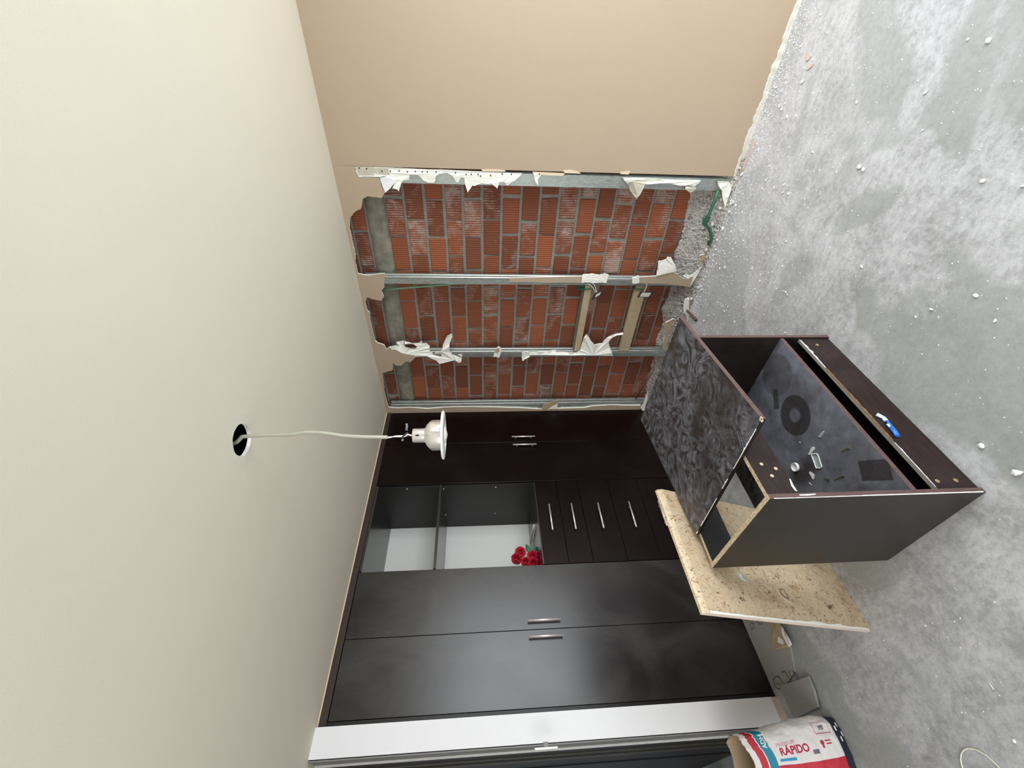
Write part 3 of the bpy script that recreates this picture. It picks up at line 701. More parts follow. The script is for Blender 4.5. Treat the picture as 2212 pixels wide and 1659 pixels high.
# green conduit that runs down beside the second stud, and the two wall boxes it feeds
pts = [onY(x, y, .05) for x, y in ((829, 626), (880, 621.5), (950, 616), (1012, 610.5), (1100, 610), (1250, 610.5), (1375, 611))]
tag(MB().tube(pts, .0085, 12).build('vertical_conduit', 'lightgreen'), 'pale green conduit running down beside a metal stud', 'conduit')
for i, (bx, by, l) in enumerate((((1250, 1277), (612, 622), 'green wall box behind the upper hanging switch plate'), ((1374, 1397), (612, 621), 'green wall box behind the lower hanging switch plate'))):
    a = onY(bx[0], by[0], .02); b_ = onY(bx[1], by[1], .02)
    x0, x1, z0, z1 = min(a.x, b_.x), max(a.x, b_.x), min(a.z, b_.z), max(a.z, b_.z)
    mb = MB(); t = .003; x0 = x1 - .052
    mb.box((x0, .016, z0), (x1, .055, z0 + t)).box((x0, .016, z1 - t), (x1, .055, z1)).box((x0, .016, z0), (x0 + t, .055, z1)).box((x1 - t, .016, z0), (x1, .055, z1)).box((x0, .052, z0), (x1, .055, z1))
    tag(mb.build('electrical_box', 'green'), l, 'electrical box', 'green electrical boxes')
def switch(name, corners, Y, lam, wires, label, tilt):
    P4 = [onY(x, y, Y + tilt[i]) for i, (x, y) in enumerate(corners)]
    c = sum(P4, Vector()) / 4; nrm = (P4[1] - P4[0]).cross(P4[3] - P4[0]).normalized()
    if nrm.dot(CP - c) < 0: nrm = -nrm
    r = empty(name, c); tag(r, label, 'switch plate', 'switch plates hanging by wires')
    o = MB().prism(P4, nrm * -.007, 0).build('plate', 'plate', None, bevel=.001); local(o, r)
    Q = [c + (p - c) * lam + nrm * .0012 for p in P4]
    o = MB().prism(Q, nrm * -.004, 0).build('rocker', 'rocker', None); local(o, r)
    for wpts, mm in wires:
        st = [onY(x, y, yy) for x, y, yy in wpts]
        # round the wire a little
        sm = []
        for i in range(len(st) - 1):
            p0, p1, p2, p3 = st[max(i - 1, 0)], st[i], st[i + 1], st[min(i + 2, len(st) - 1)]
            for k in range(6):
                t = k / 6; sm.append(.5 * ((2 * p1) + (p2 - p0) * t + (2 * p0 - 5 * p1 + 4 * p2 - p3) * t * t + (3 * p1 - p0 - 3 * p2 + p3) * t ** 3))
        sm.append(st[-1]); local(MB().tube(sm, .0016, 6).build('wire', mm), r)
M['plate'] = plain('dark_plum_plate', (52, 42, 56), .35); M['rocker'] = plain('pale_rocker', (206, 206, 190), .4)
switch('switch_plate', [(1278.5, 649), (1283.5, 636), (1306, 624.5), (1299, 637)], -.05, .5, [(((1258, 612, .03), (1272, 614, .0), (1280, 621, -.03), (1288, 632, -.05)), 'wirewhite'), (((1262, 611, .03), (1278, 611, .0), (1285, 618, -.03), (1289, 632, -.05)), 'wirewhite'), (((1274, 611, .02), (1283, 620, -.02), (1287, 633, -.05)), 'wiregrey')], 'dark switch plate hanging tilted on white wires, higher of two', [0, 0, .0, 0])
switch('switch_plate', [(1377, 642.5), (1384, 630.5), (1412, 631), (1403, 643)], -.05, .72, [(((1385, 612, .02), (1396, 613, .0), (1396, 620, -.03), (1391, 631, -.05)), 'wirewhite'), (((1390, 611, .02), (1399, 614, .0), (1398, 621, -.03), (1393, 629, -.05)), 'wirered')], 'dark switch plate hanging level on red and white wires, lower of two', [0, 0, 0, 0])

# green conduit at the foot of the opened wall
r = empty('bent_conduit', onY(1524, 480, .06)); tag(r, 'dark green conduit with a ribbed coupler lying at the wall foot', 'conduit')
A = [onY(1552, 411, -.008), onY(1541, 440, -.008), onY(1530, 468, -.010), onY(1520, 484, -.012)]
local(MB().tube(A, .0105, 14).build('conduit_straight', 'green'), r)
B = [onY(x, y, -.012) for x, y in ((1519, 482), (1526, 487), (1532, 494), (1536, 504), (1536.5, 516), (1530, 529))]
local(MB().tube(B, .011, 14).build('conduit_bend', 'green'), r)
cpl = MB(); d_ = A[3] - A[2]
for k in range(9): cpl.tube([A[2] + d_ * (k / 9 - .1), A[2] + d_ * (k / 9 - .04)], .0185 + .001 * (k % 2), 14)
cpl.tube([onY(1527, 474, -.012), onY(1531, 478, -.04)], .007, 10)
local(cpl.build('coupler', 'green', None, merge=False), r)

# ================================================================ torn drywall left on the studs
first_strip = None
def scrap(name, parts, label, grp='torn drywall remains on the studs', cat='drywall scrap'):
    """parts: (outline px, Y, thickness, material, curl)"""
    p0 = onY(*parts[0][0][0], parts[0][1]); objs = []
    r = None
    if len(parts) > 1: r = empty(name, p0); tag(r, label, cat, grp)
    for i, (pts, Y, th, mm, curl) in enumerate(parts):
        pj = jag(pts, .7, 3, i + 11); rr = random.Random(i + 5)
        vs = []
        for x, y in pj:
            v = onY(x, y, Y - curl * rr.random() ** 2)
            vs.append(v)
        mb = MB().prism(vs, (0, th, 0), 0, 1)
        o = mb.build(name if r is None else {'beige': 'painted_face', 'gypsum': 'gypsum_core', 'paper': 'paper_flap', 'tan': 'paper_flap', 'white': 'paper_flap'}[mm], [mm, 'gypsum'], None, merge=False)
        if r is not None: local(o, r)
        else: tag(o, label, cat, grp)
    return r
F = scrap
first_strip = F('drywall_scrap', [
  ([(767, 360), (840, 362), (880, 364), (1000, 369), (1090, 373), (1128, 374.5), (1115, 388), (1105, 394), (1095, 401), (1092, 395), (1085, 393), (1079, 393), (1074, 408), (1062, 396), (1054, 398), (1040, 396), (1027, 401), (1020, 401), (1010, 416), (1005, 400), (1003, 384), (995, 383), (990, 395), (985, 392), (978, 380), (965, 373), (951, 375), (943, 379), (938, 396), (925, 394), (914, 389), (905, 380), (901, 377), (885, 378), (884, 389), (870, 390), (866, 398), (862, 413), (855, 408), (847, 407), (853, 392), (842, 380), (822, 382), (775, 382), (770, 372)], .002, .009, 'gypsum', .006),
  ([(821, 384), (844, 380), (855, 392), (843, 407), (832, 417), (826, 402)], -.004, .003, 'white', .004),
  ([(767, 360), (838, 362), (842, 378), (815, 379), (776, 379)], -.001, .004, 'paper', .0),
  ], 'long ragged white plaster strip along the top half of the cut wall edge')
F('drywall_scrap', [([(1153, 374), (1168, 377), (1167, 382), (1163, 385), (1162, 402), (1157, 393), (1154, 384)], .0, .009, 'gypsum', .008)], 'small pointed plaster spike on the bare stud of the cut wall edge')
F('drywall_scrap', [
  ([(1345, 384), (1400, 385), (1440, 388), (1514, 390), (1509, 397), (1500, 403), (1485, 400), (1470, 402), (1450, 397), (1425, 396), (1403, 398), (1390, 399), (1380, 393), (1352, 393)], .0, .011, 'gypsum', .012),
  ([(1352, 391), (1396, 393), (1392, 402), (1384, 419), (1375, 431), (1370, 424), (1360, 408)], -.02, .002, 'paper', .03),
  ([(1480, 402), (1504, 405), (1500, 412), (1490, 416), (1481, 410)], -.015, .002, 'paper', .01)], 'white plaster strip with hanging paper flaps low on the cut wall edge')
F('drywall_scrap', [([(1551, 392), (1575, 393), (1582, 400), (1576, 422), (1566, 450), (1562, 431), (1560, 412), (1552, 402)], -.012, .011, 'gypsum', .01)], 'pointed white plaster piece at the floor end of the cut wall edge')
F('drywall_scrap', [
  ([(1101, 600.5), (1160, 599), (1259, 597), (1256, 611), (1160, 610), (1101, 609.5)], .0, .0115, 'beige', .0),
  ([(1256, 611), (1259, 594), (1280, 592), (1296, 595), (1307, 591), (1315, 594), (1309, 611), (1273, 610)], .0, .0115, 'gypsum', .006)], 'long narrow beige drywall strip left halfway down the conduit stud')
F('drywall_scrap', [
  ([(1380.9, 598.7), (1416.7, 596.6), (1431.9, 592.2), (1451.4, 587.9), (1464.4, 592.2), (1475.3, 602), (1486.1, 603.1), (1499.2, 595.5), (1490.5, 620.4), (1453.6, 615), (1413.5, 612.8), (1379.8, 610.7)], -.002, .012, 'beige', .0),
  ([(1417.8, 597), (1421, 582.5), (1422.1, 565.1), (1425.4, 564), (1429.7, 564), (1440.6, 559.7), (1441.7, 555.3), (1450.3, 556.4), (1455.8, 567.3), (1459, 573.8), (1461.2, 586.8), (1451.4, 588.5), (1431.9, 593)], .0, .009, 'gypsum', .012),
  ([(1365.7, 600.9), (1379.8, 596), (1381, 610.7), (1372.2, 612.8), (1366.3, 612.8)], -.002, .012, 'gypsum', .004),
  ([(1475, 596), (1480.7, 593.8), (1491.6, 595.5), (1502.4, 589), (1516.5, 576), (1508, 592), (1497, 608.5), (1491, 620), (1499, 596), (1486, 602)], .0, .008, 'gypsum', .01)], 'beige drywall piece with white torn back low on the conduit stud')
hole = [(738 + 0, 800), (760, 793), (810, 790), (860, 800), (885, 822), (880, 845), (850, 855), (800, 850), (760, 838), (740, 820)]
top = [(560, 830), (640, 820), (690, 800), (640, 790), (645, 770), (732, 762), (733, 808)] + hole[::-1] + [(741, 795), (742, 762), (830, 790), (920, 785), (940, 758), (955, 790), (1000, 790), (1040, 820), (1040, 880), (1090, 920), (1100, 905), (1130, 890), (1190, 870), (1200, 800), (1250, 700), (1300, 675), (1312, 700), (1280, 780), (1275, 890), (1330, 910), (1430, 935), (1420, 1000), (1390, 1020), (1340, 985), (1160, 1030), (1120, 990), (1000, 935), (870, 945), (860, 925), (700, 905), (660, 875)]
F('drywall_scrap', [(zm(740, 600, 5.53, top), .014, .010, 'gypsum', .02)], 'crumpled white plaster shred with an upright horn high on the brace stud')
F('drywall_scrap', [(zm(740, 600, 5.53, [(1800, 942), (1830, 850), (1870, 820), (1895, 850), (1900, 885), (1870, 955), (1840, 945)]), .0, .008, 'gypsum', .01), (zm(740, 600, 5.53, [(1815, 890), (1835, 850), (1868, 835), (1875, 870), (1850, 905)]), -.008, .002, 'tan', .0)], 'small loose paper-backed plaster chip midway on the brace stud')
F('drywall_scrap', [(zm(1100, 600, 5.53, [(150, 900), (200, 885), (250, 895), (450, 885), (560, 868), (562, 897), (700, 897), (800, 902), (850, 870), (868, 800), (890, 730), (930, 675), (980, 760), (1020, 805), (1080, 790), (1110, 790), (1150, 740), (1210, 700), (1290, 672), (1360, 660), (1360, 680), (1290, 687), (1220, 722), (1190, 770), (1200, 830), (1230, 900), (1240, 930), (1000, 927), (600, 927), (250, 925), (240, 950), (160, 995), (150, 950)]), .0, .010, 'gypsum', .022)], 'ragged white plaster strip with two spikes between the wooden braces')
F('drywall_scrap', [(zm(1100, 600, 5.53, [(378, 1562), (410, 1512), (480, 1490), (572, 1470), (578, 1500), (500, 1540), (440, 1572)]), -.01, .002, 'tan', .006), (zm(1100, 600, 5.53, [(440, 1575), (500, 1542), (578, 1505), (578, 1565)]), -.004, .006, 'gypsum', .004)], 'curled tan paper flap on the corner stud beside the wardrobe')
F('drywall_scrap', [([(1387, 886), (1384, 880), (1390, 872), (1396, 855), (1400, 845), (1399, 858), (1394, 876), (1392, 888), (1389, 893)], -.02, .006, 'gypsum', .0)], 'thin white plaster sliver at the wardrobe corner behind the loose board', )
F('drywall_scrap', [([(1512, 552), (1522, 549), (1525, 552), (1520, 566), (1512, 562)], -.02, .01, 'tan', .01)], 'tan board shard lying in the rubble below the conduit stud', cat='board shard')
F('drywall_scrap', [([(1438, 697), (1456, 688), (1447, 715), (1440, 748), (1434, 756), (1432, 742), (1436, 728)], .0, .01, 'tan', .004)], 'tan board shard leaning on the rubble behind the loose board', cat='board shard')
F('drywall_scrap', [([(1480, 646), (1490, 645), (1488, 662), (1496, 690), (1484, 690), (1476, 668)], -.04, .008, 'gypsum', .0)], 'white plaster flake at the rubble edge near the brown splinter')
# screw heads and holes along the first plaster strip
hs = [(776, 363), (792, 364.5), (825, 370), (843, 370), (862, 369.5), (880, 371), (897, 370.5), (912, 371.5), (923, 371.5), (942, 371.5), (984, 373.5), (1007, 376.5), (1018, 376.5), (1033, 376.5), (1038, 380.5), (1060, 379), (1085, 376), (1105, 376.5), (1165, 376.5)]
pts_ = first_strip
for x, y in hs:
    p = onY(x, y, -.006)
    local(MB().lathe([(0, .0), (.0042, .0), (.0042, .002), (.0018, .003), (.0018, .014)], p, 8, 0, (0, 1, 0)).build('screw', 'darkhole'), pts_)
# brown splinters
o = MB().tube([onZ(1471, 657, .06), onZ(1482, 668, .03), onZ(1505, 692, .008)], .009, 5, rad=[.004, .010, .011]).build('wood_splinter', 'browntrim'); tag(o, 'brown wood splinter on the floor beyond the loose board corner', 'splinter')
o = MB().tube([onY(1407, 806, .03), onY(1373, 862, .03)], .008, 5, rad=[.009, .006]).build('wood_splinter', 'browntrim'); tag(o, 'brown wood splinter lying on the rubble near the wardrobe corner', 'splinter')

# ================================================================ DESK CARCASS in the room
CH = .768; CW = .89; CD = .515; T = .018
cab = empty('desk_carcass', (1.783, -2.178, 0), -.022); tag(cab, 'dark brown open cabinet carcass without its top standing on the floor', 'cabinet')
def cb(a, b, nm, mats, mis=None, bv=.0008, lab=None, par=None):
    o = MB().box(a, b, 0, mis).build(nm, mats, None, bevel=bv); o.parent = par or cab
    if lab: o['label'] = lab
    return o
# local frame: x outwards (0 = front), y along the front, z up
sp = cb((-CD, 0, .0), (0, T, CH), 'side_panel', ['cabside', 'particle', 'edge'], {1: 1, 4: 2})
# chipped white line on the outer front arris of that panel
mb = MB(); zs_ = [.01 + i * .012 for i in range(63)]
prev = None
for z in zs_:
    wv_ = .0012 + .0016 * abs(noise.noise((z * 22, 0, 0))) + .0014 * (z < .45)
    cur = (Vector((.0006, .0, z)), Vector((.0006, wv_, z)), Vector((-.0006, -.0006, z)))
    if prev: mb.add([prev[2], prev[0], prev[1], cur[2], cur[0], cur[1]], [(0, 1, 4, 3), (1, 2, 5, 4)])
    prev = cur
o = mb.build('chipped_edge', 'chip'); o.parent = sp; o['label'] = 'white chipped front arris'
cb((-CD, CW - T, .0), (0, CW, CH), 'side_panel', ['cabside', 'particle', 'edge'], {1: 1, 4: 2})
rl = cb((-T, T, CH - .112), (-.001, CW - T, CH), 'front_rail', ['cabfront', 'particle'], {1: 1})
cb((-CD + .001, T, CH - .125), (-CD + T, CW - T, CH - .001), 'rear_rail', ['cabdark', 'particle'], {1: 1})
cb((-.245, T, CH - .125), (-.019, CW - T, CH - .113), 'stretcher', ['topboard'], None)
sh = cb((-CD + .02, T, SZ - T), (-.006, CW - T, SZ), 'shelf', ['cabdark', 'shelf', 'edge'], {1: 1, 4: 2})
fp = cb((-T - .008, T, .002), (-.008, CW - T, .152), 'kick_panel', ['cabfront', 'dustedge'] if 'dustedge' in M else ['cabfront', 'timbergrey'], {1: 1})
cb((-CD + .02, T, .04), (-T - .01, CW - T, .058), 'bottom_panel', 'cabdark')
# chipped orange core along the top arris of the kick panel
def strip(name, mt_, y0, y1, amp, sd, par):
    mb = MB(); prev = None; n_ = int(abs(y1 - y0) / .008)
    for i in range(n_ + 1):
        y = y0 + (y1 - y0) * i / n_; e = amp * max(.06, .1 + 1.5 * abs(noise.noise((y * 24, sd, 0))) + .5 * noise.noise((y * 90, sd, 3))) * min(1, i / 3, (n_ - i) / 3)
        cur = (Vector((-.0095 - amp * .3, y, .1526)), Vector((-.0076, y, .1526)), Vector((-.0074, y, .152 - e)))
        if prev: mb.add([prev[0], prev[1], prev[2], cur[0], cur[1], cur[2]], [(0, 1, 4, 3), (1, 2, 5, 4)])
        prev = cur
    o = mb.build(name, mt_); o.parent = par; return o
M['socket'] = plain('bare_tan_socket', (150, 130, 92), .8, 0, .25, 120)
M['socketpale'] = plain('bare_pale_socket', (212, 190, 158), .8, 0, .2, 120)
M['core'] = plain('bare_orange_core', (158, 116, 78), .85, 0, .25, 120)
strip('chipped_edge', 'chip', .655, .862, .008, 1, fp)['label'] = 'white torn laminate'
strip('bare_edge', 'core', .235, .655, .0075, 4, fp)['label'] = 'orange bare core'
strip('chipped_edge', 'chip', .03, .225, .0022, 6, fp)['label'] = 'white torn laminate'
def loc(p): return cab.matrix_basis.inverted() @ p
cab_mw = Matrix.Translation(Vector((1.783, -2.178, 0))) @ Matrix.Rotation(-.022, 4, 'Z')
def tol(p): return cab_mw.inverted() @ Vector(p)
# screw sockets in rail and panels
for x, y in ((1644, 1003.5), (1675, 1013), (1667, 1028.5)):
    p = tol(onX(x, y, 1.783)); o = MB().lathe([(0, .0016), (.003, .0016), (.0062, .0008), (.0064, 0)], (0, p.y, p.z), 12, 0, (1, 0, 0)).build('screw_cap', 'socketpale'); o.parent = rl; o['label'] = 'bare screw socket'
for x, y in ((1763, 748.5), (2028, 1036.5), (2068, 1035)):
    p = tol(onX(x, y, 1.783)); o = MB().lathe([(0, .0016), (.004, .0016), (.0075, .0008), (.0078, 0)], (-.008, p.y, max(.03, p.z)), 12, 0, (1, 0, 0)).build('screw_cap', 'socket'); o.parent = fp; o['label'] = 'bare screw socket'
# white gouge on the rail
p = [tol(onX(x, y, 1.783)) for x, y in ((1704, 1034), (1707, 1036), (1713, 1048), (1722, 1062), (1717, 1060), (1709, 1050))]
o = MB().prism([Vector((.0, q.y, q.z)) for q in p], (.0008, 0, 0)).build('gouge', 'chip'); o.parent = rl; o['label'] = 'white gouge'
p = [tol(onX(x, y, 1.785)) for x, y in ((1727, 1068), (1762, 1066), (1762, 1068), (1745, 1070), (1728, 1070))]
o = MB().prism([Vector((.0, q.y, q.z)) for q in p], (.001, 0, 0)).build('gouge', 'chip'); o.parent = sp; o['label'] = 'white gouge'

# loose board resting skewed on the carcass
TZ = CH + T
q4 = [onZ(1468, 685, TZ), onZ(1645, 905, TZ), onZ(1503, 1155, TZ), onZ(1384, 906, TZ)]
mb = MB().prism(q4[:], (0, 0, -T + .0006), 0, 1)
lb = mb.build('loose_board', ['topboard', 'edge', 'cabdark'], None, bevel=.0008, merge=True)
for p in lb.data.polygons:
    if abs(p.normal.z) < .5:
        c = p.center; p.material_index = 2 if p.normal.y < -.3 else 1
tag(lb, 'dark loose board with white smears lying skewed on top of the cabinet', 'board')
mb = MB(); prev = None
a, b_ = q4[1], q4[2]
for i in range(70):
    t = .01 + .98 * i / 69; w_ = max(.0004, -.0006 + .010 * abs(noise.noise((t * 26, 3, 0)))); ctr = a.lerp(b_, t); inn = Vector((.02, 1, 0))
    cur = (ctr + Vector((0, -.0006, -.002)), ctr + Vector((0, -.0006, .0006)), ctr + inn * w_ + Vector((0, 0, .0006)))
    if prev and noise.noise((t * 11, 8, 1)) > -.05: mb.add(list(prev) + list(cur), [(0, 1, 4, 3), (1, 2, 5, 4)])
    prev = cur
o = mb.build('chipped_edge', 'chip', lb); o['label'] = 'white chipped arris'
o = MB().rock(q4[1] + Vector((-.006, .004, -.005)), .0105).build('broken_corner', 'particle', lb); o['label'] = 'broken beige corner'

# things on the shelf
E0 = Vector((0, 0, SZ))
cp = onZ(1721, 1009, SZ)
mb = MB().lathe([(0, .002), (.015, .002), (.0165, .004), (.018, .013), (.0195, .0135), (.0205, .003), (.019, .0), (0, 0)], (cp.x, cp.y, SZ + .0005), 24)
tag(mb.build('bottle_cap', 'capmat' if 'capmat' in M else 'chip'), 'round dented pale bottle cap lying on the dusty shelf', 'cap')
def flatpiece(name, pts, z, th, mm, label, cat, group=None, hollow=None):
    P_ = [onZ(x, y, z) for x, y in pts]
    o = MB().prism([p + Vector((0, 0, th)) for p in P_], (0, 0, -th)).build(name, mm, None, bevel=.0005); tag(o, label, cat, group); return o
F_ = [(1754, 981), (1766, 980), (1769, 984), (1777, 1008), (1775, 1011), (1765, 1011)]
r = empty('plastic_tray', onZ(1765, 995, SZ)); tag(r, 'small clear rectangular plastic tray on the dusty shelf', 'plastic tray')
P_ = [onZ(x, y, SZ) for x, y in F_]; c_ = sum(P_, Vector()) / len(P_)
local(MB().prism([p + Vector((0, 0, .0015)) for p in P_], (0, 0, -.0012)).build('tray_floor', 'glass'), r)
mb = MB(); n_ = len(P_)
for i in range(n_): mb.tube([P_[i] + Vector((0, 0, .004)), P_[(i + 1) % n_] + Vector((0, 0, .004))], .0024, 8)
local(mb.build('tray_rim', 'chip', None, merge=False), r)
flatpiece('plastic_shard', [(1746, 981), (1750, 976), (1753, 968), (1756, 965), (1760, 966), (1760, 971), (1756, 975), (1750, 983)], SZ, .003, 'chip', 'white spoon-shaped plastic bit touching the clear tray', 'plastic bit')
flatpiece('plastic_shard', [(1748, 1021), (1750, 1018), (1760, 1025), (1759, 1034), (1757, 1036), (1754, 1032)], SZ, .002, 'chip', 'white triangular shard on the shelf beside the bottle cap', 'shard')
flatpiece('plastic_shard', [(1768, 944), (1776, 933), (1780, 931), (1781, 934), (1774, 945)], SZ, .003, 'glass', 'narrow greenish shard on the shelf near the ring mark', 'shard')
flatpiece('plastic_shard', [(1747, 1041), (1750, 1043), (1754, 1048), (1752, 1048), (1749, 1044)], SZ, .0015, 'chip', 'tiny thin white sliver on the shelf behind the front rail', 'sliver')
def screw_(a, b_, label):
    A = onZ(*a, SZ + .004); B = onZ(*b_, SZ + .002); d = (A - B).normalized()
    mb = MB().tube([B, B + d * .006, A], .002, 8, rad=[.0004, .0018, .002]); mb.tube([A - d * .001, A + d * .003], .005, 12, rad=[.0025, .0055])
    tag(mb.build('screw', 'screw', None, merge=False), label, 'screw', 'screws on the shelf')
screw_((1832, 967), (1817, 976), 'short screw on the shelf nearest the black gap')
screw_((1821, 1027), (1801, 1037), 'long screw on the shelf next to the dark rectangular mark')
screw_((1789, 1036), (1780, 1034), 'tiny screw on the shelf between bottle cap and long screw')
o = MB().rock(onZ(1728, 955.5, SZ + .002), .004, 0, .4).build('plaster_crumb', 'chip'); tag(o, 'round white crumb on the shelf beside the ring mark', 'crumb')
# twisted plastic tape stuck on the kick panel
r = empty('twisted_tape', onX(1915, 918, 1.795)); tag(r, 'twisted blue and white plastic tape stuck on the cabinet kick panel', 'tape')
path = [onX(x, y, 1.787) for x, y in ((1893, 895.5), (1900, 899), (1908, 903), (1914, 910), (1919, 917), (1925, 924), (1932, 933), (1938, 943))]
seg = [(0, 4, 'lightblue', 'pale_twist'), (3, 6, 'bluepl', 'blue_twist'), (4, 7, 'lightblue', 'pale_twist'), (5, 8, 'bluepl', 'blue_end')]
for k, (i0, i1, mm, nm) in enumerate(seg):
    ofs = Vector((.002 * (k % 2), 0, .004 if k == 2 else (-.003 if k == 1 else 0)))
    mb = MB().tube([p + ofs for p in path[i0:i1]], .006, 6, rad=[.0105 if k == 0 or k == 3 else .0065 for _ in range(i1 - i0)])
    for v in mb.v: v.x = 1.778 + (v.x - 1.778) * .55 + .006
    local(mb.build(nm, mm), r)

# leaning countertop board behind the carcass
bx, tx, tz = .966, 1.283, .876
yL = -2.336; yR = -1.79
def lean(u, v, out=0.0):
    """u along Y from the left edge, v up the slope 0..1, out = along the face normal"""
    n_ = Vector((tz, 0, -(tx - bx))).normalized()
    return Vector((bx + (tx - bx) * v, yL + (yR - yL) * u, tz * v)) + n_ * out
LT = .024
nb = Vector((tz, 0, -(tx - bx))).normalized()
vs = []
prof = [(0, 0), (.975, 0), (.99, .25), (1.0, .5), (1.0, 1.0), (0, 1.0)]   # rounded nose at the top
pts_f = [lean(0, v, -LT * o_) for v, o_ in prof]
for p in pts_f:
    if p.z < 0: p.z = 0
mb = MB().prism(pts_f, (0, yR - yL, 0), 2, 0, 2)
ct = mb.build('countertop_board', ['counter', 'particle', 'counteredge'] if 'counteredge' in M else ['counter', 'particle', 'ledge'], None, merge=True)
for v in ct.data.vertices:
    if v.co.z < .002: v.co.z = .0
for p in ct.data.polygons:
    if p.normal.y < -.8: p.material_index = 2
    if p.normal.x > .3 or (p.normal.z > .3): p.material_index = 0
tag(ct, 'beige stone-pattern countertop leaning against the back of the dark cabinet', 'countertop board')
# bead of dried glue along its left edge and the two glue rings
mb = MB(); prev = None
for i in range(60):
    v = .02 + .95 * i / 59; w_ = .006 + .010 * abs(noise.noise((v * 7, 1, 0))) * (1.6 if .2 < v < .5 or v > .8 else .6)
    cur = (lean(0, v, .0006), lean(w_ / (yR - yL), v, .0012), lean(0, v, .0006) + Vector((0, -.001, 0)))
    if prev: mb.add([prev[2], prev[0], prev[1], cur[2], cur[0], cur[1]], [(0, 1, 4, 3), (1, 2, 5, 4)])
    prev = cur
o = mb.build('glue_edge', 'gypsum', ct); o['label'] = 'cream glue along the cut edge'
def lean_px(x, y):
    d = ray(x, y); n_ = nb; p0 = Vector((bx, 0, 0)); t = (p0 - CP).dot(n_) / d.dot(n_); return CP + d * t
ring = [(1675, 1263), (1684, 1262), (1696, 1272), (1706, 1284), (1713, 1298), (1711, 1303), (1701, 1299), (1688, 1288), (1678, 1276)]
mb = MB(); rp = [lean_px(x, y) + nb * .0012 for x, y in ring]
mb.tube(rp + [rp[0]], .0016, 5, cap=False); o = mb.build('glue_ring', 'ledge', ct, merge=False); o['label'] = 'dried glue ring'
rp = [lean_px(x, y) + nb * .001 for x, y in ((1684, 1273), (1692, 1274), (1701, 1288), (1703, 1294), (1694, 1290), (1687, 1283))]
M['brownstain'] = plain('brown_glue', (140, 104, 84), .5, 0, .3, 60)
o = MB().tube(rp + [rp[0]], .002, 5, cap=False).build('glue_ring', 'brownstain', ct, merge=False); o['label'] = 'brown glue ring'
o = MB().prism([lean_px(x, y) + nb * .0008 for x, y in ((1592, 1237), (1600, 1240), (1604, 1248), (1614, 1256), (1608, 1255), (1598, 1248))], nb * -.0006).build('paint_mark', 'lightblue', ct); o['label'] = 'pale blue paint mark'

# ================================================================ hanging downlight
LP = Vector((1.686, -1.791, 0))
hn = Vector((CF.x, CF.y, 0)).normalized()
def lampP(x, y):
    d = ray(x, y); t = (LP - CP).dot(hn) / d.dot(hn); return CP + d * t
dl = empty('recessed_downlight', (HC.x, HC.y, H)); tag(dl, 'silver downlight hanging from the ceiling hole by a flexible metal conduit', 'downlight')
cpts = [lampP(x, y) for x, y in ((498, 950), (510, 946), (523, 943.5), (543.5, 941.5), (574, 939.7), (600, 939.4), (624.5, 938.5), (640, 937), (657.5, 933.8), (680, 934), (697, 935), (713, 937), (738.5, 941), (760, 942.5), (789, 943.8), (812, 944), (837, 944.5))]
cpts[0] = HC + Vector((-.02, -.01, .05)); cpts[1] = HC + Vector((-.008, -.004, .02))
# corrugated: subdivide and alternate the radius
sub = []
for i in range(len(cpts) - 1):
    L_ = (cpts[i + 1] - cpts[i]).length; k_ = max(2, int(L_ / .0028))
    for k in range(k_): sub.append(cpts[i].lerp(cpts[i + 1], k / k_))
sub.append(cpts[-1])
M['armour'] = plain('grey_armoured_conduit', (182, 180, 166), .5, .35, .1, 90)
local(MB().tube(sub, .007, 12, rad=[.0064 if i % 2 else .0076 for i in range(len(sub))]).build('flexible_conduit', 'armour'), dl)
W = lambda pts, r_, mm, nm='wire': local(MB().tube([lampP(x, y) for x, y in pts], r_, 8).build(nm, mm), dl)
W([(836, 946), (845, 944.5), (855, 941.8), (865, 941.5), (872, 941.2), (880, 937), (886, 940.5), (892, 941.8)], .0021, 'wirewhite')
W([(836, 944), (848, 943.5), (858, 943.4), (868, 943.5), (874, 943.2), (882, 938.5), (889, 940)], .0018, 'wirewhite')
W([(869, 945), (872, 941), (877, 937), (881, 934.5)], .0036, 'black', 'taped_joint')
W([(868, 947.5), (874, 944), (884, 941)], .0014, 'wiregrey')
W([(878, 915), (879, 921), (878, 930)], .0046, 'greytape', 'wire_cap')
local(MB().rock(lampP(869.5, 950.5), .0072).build('wire_nut', 'greytape'), dl)
# lathe bodies on the lamp axis
ax0 = lampP(892, 941); ax1 = lampP(958, 939.5); ax = (ax1 - ax0).normalized()
zpx = lambda x: (lampP(x, 940) - ax0).dot(ax)
def lat(prof, nm, mm, n=48):
    return local(MB().lathe(prof, ax0, n, 0, ax).build(nm, mm, None), dl)
M['alu'] = plain('spun_aluminium', (244, 240, 238), .25, .85, .04, 40)
z0, z1, z2, z3 = 0, zpx(919.5), zpx(930), zpx(955.5)
lat([(0, 0), (.0255, 0), (.0275, .003), (.0275, z1 + .002)], 'lamp_cup', 'alu')
for a_ in (.6, 2.2, 3.8, 5.3):
    q = Vector((0, 0, 1)).rotation_difference(ax); c = ax0 + q @ Vector((.0274 * math.cos(a_), .0274 * math.sin(a_), z1 * .42)); nn = q @ Vector((math.cos(a_), math.sin(a_), 0)); tt = ax
    bt = nn.cross(tt); ov = [c + nn * .0006 + tt * (.008 * math.cos(t)) + bt * (.0032 * math.sin(t)) for t in (2 * PI * k / 14 for k in range(14))]
    local(MB().prism(ov, nn * -.001).build('vent_slot', 'darkhole'), dl)
